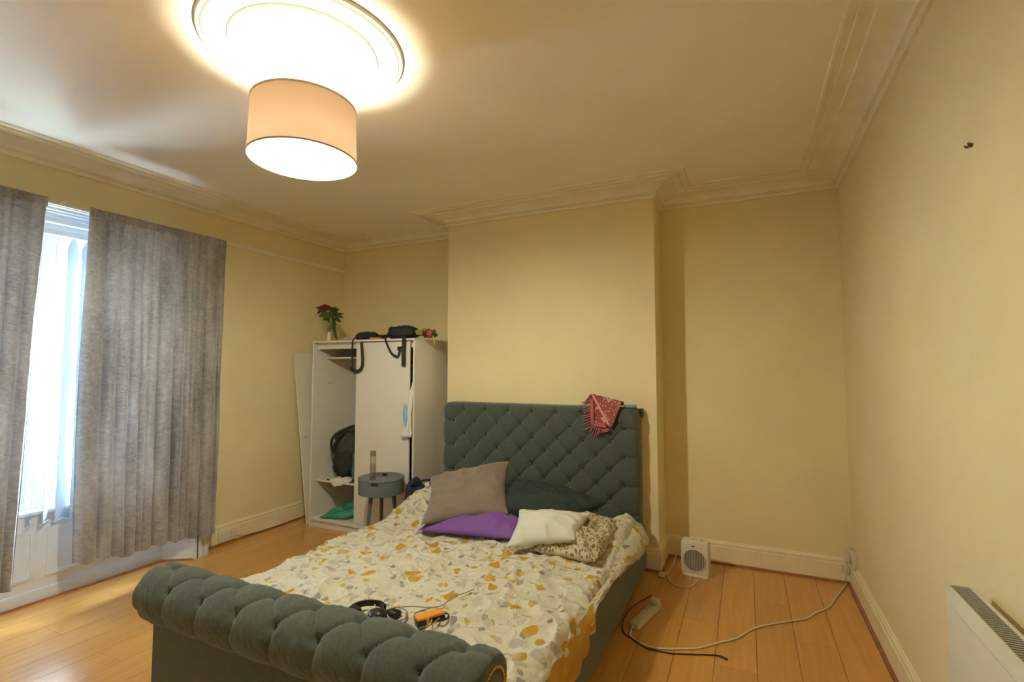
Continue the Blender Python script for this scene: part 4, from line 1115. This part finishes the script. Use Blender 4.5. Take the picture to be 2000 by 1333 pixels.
blob('fob_body', BLACKP, kc + Vector((0, 0, 0.010)), (0.024, 0.014, 0.009), ky, 60, p=3, wr=0.002, nu=20, nv=12)
bm = bmesh.new(); tube(bm, [kc + Vector((-0.024 + 0.010 * math.cos(a) - 0.008, 0.010 * math.sin(a), 0.004)) for a in [2 * PI * i / 10 for i in range(10)]], 0.0015, seg=6); adopt(obj('key_ring', bm, STEELM, smooth=True), ky)

# ------------------------------------------------------------------ navy bag with white tag between bed and wardrobe
nb = tag(empty('navy_bag', (-2.543, 3.475, 0)), 'navy bag with white tag slumped between bed head and wardrobe', 'bag')
blob('bag_body', NAVY, (-2.543, 3.475, 0.295), (0.046, 0.10, 0.285), nb, 71, p=3.2, wr=0.008)
fl_ = ony(822, 962, 3.47)
blob('bag_flap', NAVY, fl_, (0.125, 0.075, 0.062), nb, 73, p=2.4, wr=0.016)
adopt(tubeo('bag_handle', [ony(a, b, 3.40) for a, b in ((803, 950), (812, 943), (826, 939), (845, 938), (862, 942))], 0.008, BLACK), nb)
tg = ony(834, 947, 3.385)
bm = bmesh.new(); box(bm, (-0.022, -0.001, -0.016), (0.022, 0.001, 0.016)); bmesh.ops.transform(bm, matrix=Matrix.Translation(tg) @ Matrix.Rotation(-0.45, 4, 'Y'), verts=bm.verts[:]); adopt(obj('care_tag', bm, SHIRT), nb)

# ------------------------------------------------------------------ shawl and trinkets on the headboard
sh = tag(empty('fringed_shawl', (-1.06, 3.70, 1.21)), 'pink brocade shawl with fringe draped over the headboard top', 'shawl')
def quad_cloth(name, pts, m, parent, nu=16, nv=24, amp=0.006, seed=0, thick=0.005):
    a, b, c, d = [Vector(p) for p in pts]           # tl, tr, br, bl
    Lu, Lv = (b - a).length, (d - a).length
    bm = bmesh.new()
    grid(bm, lambda u, v: (a * (1 - u) + b * u) * (1 - v) + (d * (1 - u) + c * u) * v + Vector((0, -1, 0)) * (amp * (nz(u * 3 + seed, v * 2) + 0.6 * math.sin(u * 7 + seed + v * 2) * v)), nu, nv, uvfn=lambda u, v: (u * Lu, v * Lv))
    o = adopt(obj(name, bm, m), parent); md = o.modifiers.new('thick', 'SOLIDIFY'); md.thickness = thick; md.offset = 0
    return o
Yf = 3.692
z4 = lambda x_, y_, yy=Yf: ony(1120 + x_ / 11.1, 750 + y_ / 11.1, yy)
quad_cloth('left_fall', [z4(350, 330), z4(560, 260, 3.70), z4(790, 930), z4(400, 905)], SHAWL, sh, seed=1)
quad_cloth('right_fall', [z4(390, 215, 3.70), z4(1060, 390, 3.70), z4(840, 920, 3.675), z4(790, 960, 3.675)], SHAWL, sh, seed=2)
quad_cloth('top_fold', [(-1.17, 3.81, 1.225), (-0.85, 3.81, 1.222), z4(1090, 400, 3.70), z4(380, 215, 3.70)], SHAWL, sh, seed=3, amp=0.003)
quad_cloth('border_band', [z4(350, 350, 3.685), z4(440, 350, 3.685), z4(445, 900, 3.683), z4(375, 905, 3.683)], SHAWLP, sh, seed=1, nu=6)
quad_cloth('border_band', [z4(620, 985, 3.68), z4(770, 960, 3.67), z4(760, 1040, 3.67), z4(630, 1060, 3.68)], SHAWLP, sh, seed=1, nu=6)
quad_cloth('fold_edge', [z4(385, 225, 3.69), z4(440, 240, 3.69), z4(800, 900, 3.668), z4(740, 900, 3.668)], SHAWLO, sh, nu=5, amp=0.002)
quad_cloth('hem_band', [z4(440, 850, 3.682), z4(700, 850, 3.682), z4(720, 960, 3.68), z4(430, 920, 3.682)], SHAWLP, sh, nu=6, amp=0.003)
rf = random.Random(9)
def tassel(a, b):
    bm = bmesh.new(); tube(bm, [a, (a + b) / 2 + Vector((rf.uniform(-.006, .006), rf.uniform(-.008, .002), -0.006)), b], lambda t: 0.0055 - 0.003 * t, seg=6, smooth=3)
    adopt(obj('tassel', bm, SHAWLF, smooth=True), sh)
for i in range(11):
    t_ = i / 10; y_ = 360 + 560 * t_
    tassel(z4(365, y_, 3.685), z4(175 + 60 * t_ + rf.uniform(-30, 30), y_ + 40 + 30 * t_ + rf.uniform(-15, 15), 3.683))
for i in range(7):
    t_ = i / 6; x_ = 400 + 230 * t_
    tassel(z4(x_, 915 + 60 * t_, 3.683), z4(x_ - 70 + rf.uniform(-25, 25), 1060 + 110 * math.sin(PI * t_) + rf.uniform(-20, 20), 3.680))
pb = ony(1231, 791, 3.76)
tag(boxo('small_case', (pb.x - 0.045, 3.735, 1.209), (pb.x + 0.04, 3.80, 1.231), mat('blue_silver_plastic', (0.20, 0.24, 0.42), 0.3), None, 0.005), 'small blue and silver case on the headboard beside the shawl', 'case')

# ------------------------------------------------------------------ headphones, orange player and lead on the duvet
def bed_z(p): return duv_top(p.x, p.y) + max(0.0, wrinkle(p.x, p.y)) + 0.001
hp = tag(empty('headphones', onz(735, 1195, 0.42)), 'black over-ear headphones lying on the duvet behind the footboard', 'headphones')
A_ = [(682, 1198), (688, 1188), (703, 1181), (722, 1178), (742, 1180), (752, 1187)]
adopt(tubeo('headband', [onz(a, b, 0.452) for a, b in A_], 0.010, BLACKP, flat=(0.012, 0.005), up=(0, 0, 1)), hp)
for (px_, py_, zz, s) in ((738, 1203, 0.448, (0.045, 0.036, 0.026)), (690, 1197, 0.446, (0.036, 0.03, 0.024)), (768, 1199, 0.446, (0.038, 0.025, 0.018))):
    c = onz(px_, py_, zz)
    if px_ == 768:
        blob('ear_pad', BLACKP, c, s, hp, px_, p=2.2, wr=0.003, nu=24, nv=14)
    else:
        blob('ear_cup', BLACKP, c, s, hp, px_, p=2.3, wr=0.002, nu=24, nv=14)
adopt(tubeo('headphone_lead', [onz(a, b, 0.447) for a, b in ((662, 1192), (661, 1180), (670, 1168), (692, 1162), (712, 1168), (730, 1180), (736, 1192))], 0.0022, CABLE, seg=6), hp)
dv0 = onz(839, 1208, 0.445)
pl = tag(empty('orange_player', dv0), 'orange and black handheld player on the duvet', 'device')
rot = Matrix.Translation(dv0) @ Matrix.Rotation(math.radians(58), 4, 'Z')
def local_box(name, a, b, m, parent, bev=0.004):
    bm = bmesh.new(); box(bm, a, b, bev); bmesh.ops.transform(bm, matrix=rot, verts=bm.verts[:]); return adopt(auto_smooth(obj(name, bm, m)), parent)
local_box('black_case', (-0.060, -0.026, -0.022), (0.060, 0.022, 0.008), BLACKP, pl); local_box('orange_top', (-0.061, -0.024, 0.008), (0.061, 0.024, 0.020), ORANGE, pl); local_box('orange_band', (-0.025, -0.028, -0.022), (-0.012, 0.0, 0.016), ORANGE, pl, 0.002)
LEADM = mat('grey_beige_lead', (0.27, 0.24, 0.17), 0.5)
lead = tag(empty('coiled_lead', onz(780, 1200, 0.42)), 'thin grey lead looping between the headphones and the orange player', 'cable')
def loop_pts(cx_, cy_, rx, ry, n=12, a0=0.0, turns=1.0, z=0.455):
    return [onz(cx_ + rx * math.cos(a0 + turns * 2 * PI * i / n), cy_ + ry * math.sin(a0 + turns * 2 * PI * i / n), z) for i in range(n + 1)]
pts = [onz(753, 1213, 0.447), onz(764, 1210, 0.449)] + loop_pts(776, 1200, 20, 13, 12, 2.2, 1.6) + [onz(790, 1206, 0.45), onz(776, 1214, 0.448), onz(762, 1212, 0.448)]
adopt(tubeo('lead_loop', pts, 0.003, LEADM, seg=6), lead)
adopt(tubeo('lead_loop', [onz(a, b, 0.448) for a, b in ((808, 1206), (812, 1198), (824, 1194), (838, 1189), (852, 1188), (862, 1198), (856, 1210), (842, 1221), (826, 1226), (818, 1229))], 0.0028, LEADM, seg=6), lead)
adopt(tubeo('lead_loop', [onz(a, b, 0.45) for a, b in ((838, 1222), (843, 1212), (841, 1203))], 0.0022, CABLE, seg=6), lead)
adopt(tubeo('lead_tail', [onz(a, b, 0.446) for a, b in ((785, 1186), (806, 1185), (832, 1187), (858, 1185), (874, 1176), (884, 1166), (902, 1161), (926, 1152))], 0.002, GREY, seg=6), lead)
adopt(tubeo('black_plug_lead', [onz(a, b, 0.446) for a, b in ((852, 1213), (866, 1212), (876, 1206), (873, 1200), (862, 1198))], 0.0045, BLACKP, seg=6), lead)

# ------------------------------------------------------------------ fan heater
hc = Vector((-0.362, 3.925, 0))
ht = tag(empty('fan_heater', hc), 'small white upright fan heater on the floor by the alcove skirting', 'heater')
rot = Matrix.Translation(hc) @ Matrix.Rotation(math.radians(-4), 4, 'Z')
hw, hh, hd_ = 0.098, 0.252, 0.055
local_box('heater_body', (-hw, -hd_, 0.012), (hw, hd_, hh), PLAST, ht, 0.022)
local_box('heater_base', (-hw + 0.01, -hd_ - 0.006, 0), (hw - 0.006, hd_, 0.018), PLAST, ht, 0.005)
def local_obj(name, bm, m, parent, smooth=True):
    bmesh.ops.transform(bm, matrix=rot, verts=bm.verts[:]); return adopt(obj(name, bm, m, smooth=smooth), parent)
GC = Vector((0, -hd_, 0.118)); GR = 0.076
bm = bmesh.new(); lathe(bm, [(0.0005, 0.0), (GR, 0.0), (GR, -0.0015), (0.0005, -0.0015)], GC, 40, axis='y'); gp = local_obj('grille_plate', bm, DARKG, ht, False)
bm = bmesh.new(); lathe(bm, [(GR - 0.002, -0.0005), (GR + 0.004, -0.0005), (GR + 0.003, -0.005), (GR - 0.001, -0.005), (GR - 0.002, -0.0005)], GC, 40, axis='y', cap=False); local_obj('grille_ring', bm, PLASTG, ht)
for k in range(-6, 7):
    xx = k * 0.0112; L = math.sqrt(max(0, (GR - 0.002) ** 2 - xx * xx))
    bm = bmesh.new(); box(bm, (xx - 0.0036, -hd_ - 0.005, GC.z - L), (xx + 0.0036, -hd_ - 0.0016, GC.z + L)); local_obj('grille_bar', bm, mat('grille_bar_grey_%d' % (k + 6), (0.40, 0.37, 0.30), 0.5), gp, False)
for xx, rr2 in ((-0.012, 0.012), (0.045, 0.008)):
    bm = bmesh.new(); lathe(bm, [(rr2, 0), (rr2, 0.010), (rr2 * 0.8, 0.012), (0.0005, 0.012)], (xx, -0.012, hh - 0.001), 18); local_obj('control_knob', bm, PLASTG, ht)
bm = bmesh.new(); box(bm, (-0.022, -hd_ - 0.0015, 0.212), (0.004, -hd_ + 0.002, 0.220), 0.001); local_obj('badge_plate', bm, GREY, ht, False)
hcab = [hc + Vector((-0.09, 0.02, 0.17))] + [onz(a, b, 0.004) + Vector((0, 0, dz)) for a, b, dz in ((1323, 1093, 0.05), (1314, 1110, 0.015), (1306, 1118, 0.002), (1301, 1124, 0.002))]
adopt(tubeo('heater_cable', hcab, 0.0032, CABLE), ht)
adopt(tubeo('heater_cable', [onz(a, b, 0.0035) for a, b in ((1303, 1122), (1306, 1132), (1314, 1141), (1328, 1147), (1346, 1148), (1357, 1141), (1364, 1133))], 0.0032, CABLE), ht)
pp = onz(1294, 1127, 0.0)
plg = adopt(boxo('heater_plug', pp + Vector((-0.028, -0.02, 0.001)), pp + Vector((0.022, 0.022, 0.03)), PLASTG, None, 0.008), ht)
for dx in (-0.012, 0.008): adopt(boxo('plug_pin', pp + Vector((dx - 0.003, 0.022, 0.012)), pp + Vector((dx + 0.003, 0.036, 0.018)), HOOKM), plg)

# ------------------------------------------------------------------ power strip with leads
s0, s1 = onz(1238, 1224, 0.02), onz(1284, 1181, 0.02)
sc_ = (s0 + s1) / 2; sc_.z = 0
ps = tag(empty('power_strip', sc_), 'white four-way power strip on the floor beside the bed', 'power strip')
ang = math.atan2(s1.y - s0.y, s1.x - s0.x); Ls = (s1 - s0).length / 2
rot = Matrix.Translation(sc_) @ Matrix.Rotation(ang, 4, 'Z')
local_box('strip_body', (-Ls, -0.028, 0.001), (Ls, 0.028, 0.036), PLASTG, ps, 0.006)
for k in range(4):
    xx = -Ls + 0.06 + k * 0.075
    if xx > Ls - 0.06: break
    bm = bmesh.new(); 
    for a, b in (((xx - 0.003, 0.006), (xx + 0.003, 0.014)), ((xx + 0.012, -0.012), (xx + 0.018, -0.006)), ((xx + 0.012, 0.008), (xx + 0.018, 0.014))): box(bm, (a[0], a[1], 0.0355), (b[0], b[1], 0.0364))
    local_obj('socket_holes', bm, GREY, ps, False)
local_box('plugged_adapter', (Ls - 0.062, -0.026, 0.036), (Ls - 0.008, 0.026, 0.066), PLASTG, ps, 0.006)
WC = [(1235, 1229), (1231, 1236), (1233, 1245), (1248, 1255), (1271, 1265), (1300, 1268), (1326, 1268), (1362, 1267), (1401, 1257), (1440, 1247), (1463, 1233), (1487, 1224), (1539, 1214.5), (1575, 1209), (1593, 1198), (1619, 1187), (1630, 1172), (1645, 1153), (1655, 1138)]
pts = [onz(a, b, 0.0052) for a, b in WC]; pts[0].z = 0.018
pts += [Vector((0.588, 4.14, 0.045)), Vector((0.590, 4.10, 0.12)), Vector((0.592, 4.08, 0.20))]
adopt(tubeo('white_mains_lead', pts, 0.0052, CABLE), ps)
adopt(boxo('mains_plug', (0.575, 4.055, 0.195), (0.6125, 4.105, 0.245), PLASTG, None, 0.008), ps)
BC = [(1272, 1176), (1262, 1175), (1245, 1179), (1227, 1195), (1216, 1218), (1219, 1237), (1234, 1248), (1248, 1258), (1262, 1267), (1281, 1271), (1310, 1277), (1350, 1279), (1388, 1280), (1405, 1282)]
pts = [onz(a, b, 0.004) for a, b in BC]; pts[0].z = 0.045; pts[1].z = 0.02
bcab = tag(empty('black_charging_lead', onz(1310, 1277, 0)), 'thin black charging lead trailing over the floor from the power strip', 'cable')
adopt(tubeo('lead', pts, 0.0032, BLACKP), bcab)
adopt(tubeo('lead_plug', [onz(1405, 1282, 0.005), onz(1413, 1285, 0.005), onz(1421, 1289, 0.005)], 0.0052, BLACKP), bcab)

# sockets
sk = tag(empty('wall_socket', (XR, 4.085, 0.22)), 'cream wall socket with plug in the corner by the heater alcove', 'socket')
adopt(boxo('socket_box', (0.613, 4.02, 0.165), (0.645, 4.165, 0.265), PLASTG, None, 0.005), sk)
adopt(boxo('rocker_switch', (0.610, 4.03, 0.225), (0.6135, 4.045, 0.245), PLAST, None, 0.001), sk)
jb = ony(1653, 1121, 4.205)
tag(boxo('junction_box', (jb.x - 0.025, 4.190, 0.075), (jb.x + 0.02, 4.2145, 0.135), PLASTG, None, 0.006), 'small cream cable junction box on the skirting in the corner', 'junction box')
bp_ = tag(empty('blank_socket_plate', (-4.08, 2.88, 0.06)), 'blank white plate on the skirting beside the window architrave', 'socket')
adopt(boxo('plate', (-4.0795, 2.815, 0.022), (-4.062, 2.965, 0.112), PLAST, None, 0.004), bp_)
for yy in (2.84, 2.92):
    bm = bmesh.new(); lathe(bm, [(0.004, 0), (0.004, 0.0012), (0.0005, 0.0012)], (-4.062, yy, 0.085), 8, axis='x'); adopt(obj('screw', bm, GREY), bp_)
adopt(tubeo('plate_cable', [(-4.066, 2.965, 0.055), (-4.055, 3.05, 0.040), (-4.050, 3.15, 0.026), (-4.048, 3.35, 0.022), (-4.048, 3.50, 0.022)], 0.004, CABLE), bp_)

# ------------------------------------------------------------------ radiator
RX0, RX1, RY0, RY1, RZ0, RZ1 = 0.535, 0.603, 0.72, 1.965, 0.25, 0.848
rad = tag(empty('radiator', (0.57, 1.34, RZ0)), 'white panel radiator with slatted top grille on the right wall', 'radiator')
bm = bmesh.new(); box(bm, (RX0, RY0, RZ0), (RX0 + 0.012, RY1, RZ1), 0.004); 
adopt(auto_smooth(obj('front_panel', bm, RADM)), rad)
bm = bmesh.new(); box(bm, (RX0 - 0.004, RY0 + 0.03, RZ1 - 0.052), (RX0 + 0.002, RY1 - 0.012, RZ1 - 0.040), 0.0025); adopt(auto_smooth(obj('panel_ridge', bm, RADM)), rad)
adopt(boxo('rear_panel', (RX1 - 0.012, RY0, RZ0), (RX1, RY1, RZ1), RADM, None, 0.004), rad)
adopt(boxo('end_panel', (RX0 + 0.012, RY1 - 0.006, RZ0 + 0.01), (RX1 - 0.012, RY1 - 0.001, RZ1 - 0.002), RADM), rad); adopt(boxo('end_panel', (RX0 + 0.012, RY0 + 0.001, RZ0 + 0.01), (RX1 - 0.012, RY0 + 0.006, RZ1 - 0.002), RADM), rad)
adopt(boxo('grille_bed', (RX0 + 0.012, RY0 + 0.006, RZ1 - 0.03), (RX1 - 0.012, RY1 - 0.006, RZ1 - 0.022), DARKG), rad)
bm = bmesh.new(); box(bm, (-0.022, -0.0032, -0.009), (0.022, 0.0032, 0), 0.001, 1); sm = bpy.data.meshes.new('grille_slat'); bm.to_mesh(sm); bm.free(); sm.materials.append(RADG)
yy = RY1 - 0.016
while yy > RY0 + 0.01:
    o = inst('grille_slat', sm); o.location = ((RX0 + RX1) / 2, yy, RZ1 - 0.002); adopt(o, rad); yy -= 0.0125
for yy in (RY1 - 0.18, RY0 + 0.2):
    adopt(boxo('wall_bracket', (RX1, yy - 0.02, RZ1 - 0.16), (XR - 0.002, yy + 0.02, RZ1 - 0.12), RADM), rad)
adopt(tubeo('feed_pipe', [(0.57, RY1 - 0.02, RZ0 + 0.02), (0.575, RY1 + 0.03, RZ0 - 0.02), (0.58, RY1 + 0.035, 0.12), (0.58, RY1 + 0.035, 0.002)], 0.0075, RADM), rad)

# hook on the right wall
hk = onx(1899, 283, XR)
hk_ = tag(empty('wall_hook', hk), 'small brass double hook high on the bare right wall', 'hook')
bm = bmesh.new(); lathe(bm, [(0.006, 0), (0.006, -0.004), (0.0005, -0.004)], hk, 10, axis='x'); adopt(obj('hook_plate', bm, HOOKM), hk_)
for s in (-1, 1): adopt(tubeo('hook_arm', [hk + Vector((-0.003, 0, 0)), hk + Vector((-0.010, 0.008 * s, -0.003)), hk + Vector((-0.013, 0.014 * s, 0.003))], 0.0035, HOOKM, seg=6), hk_)
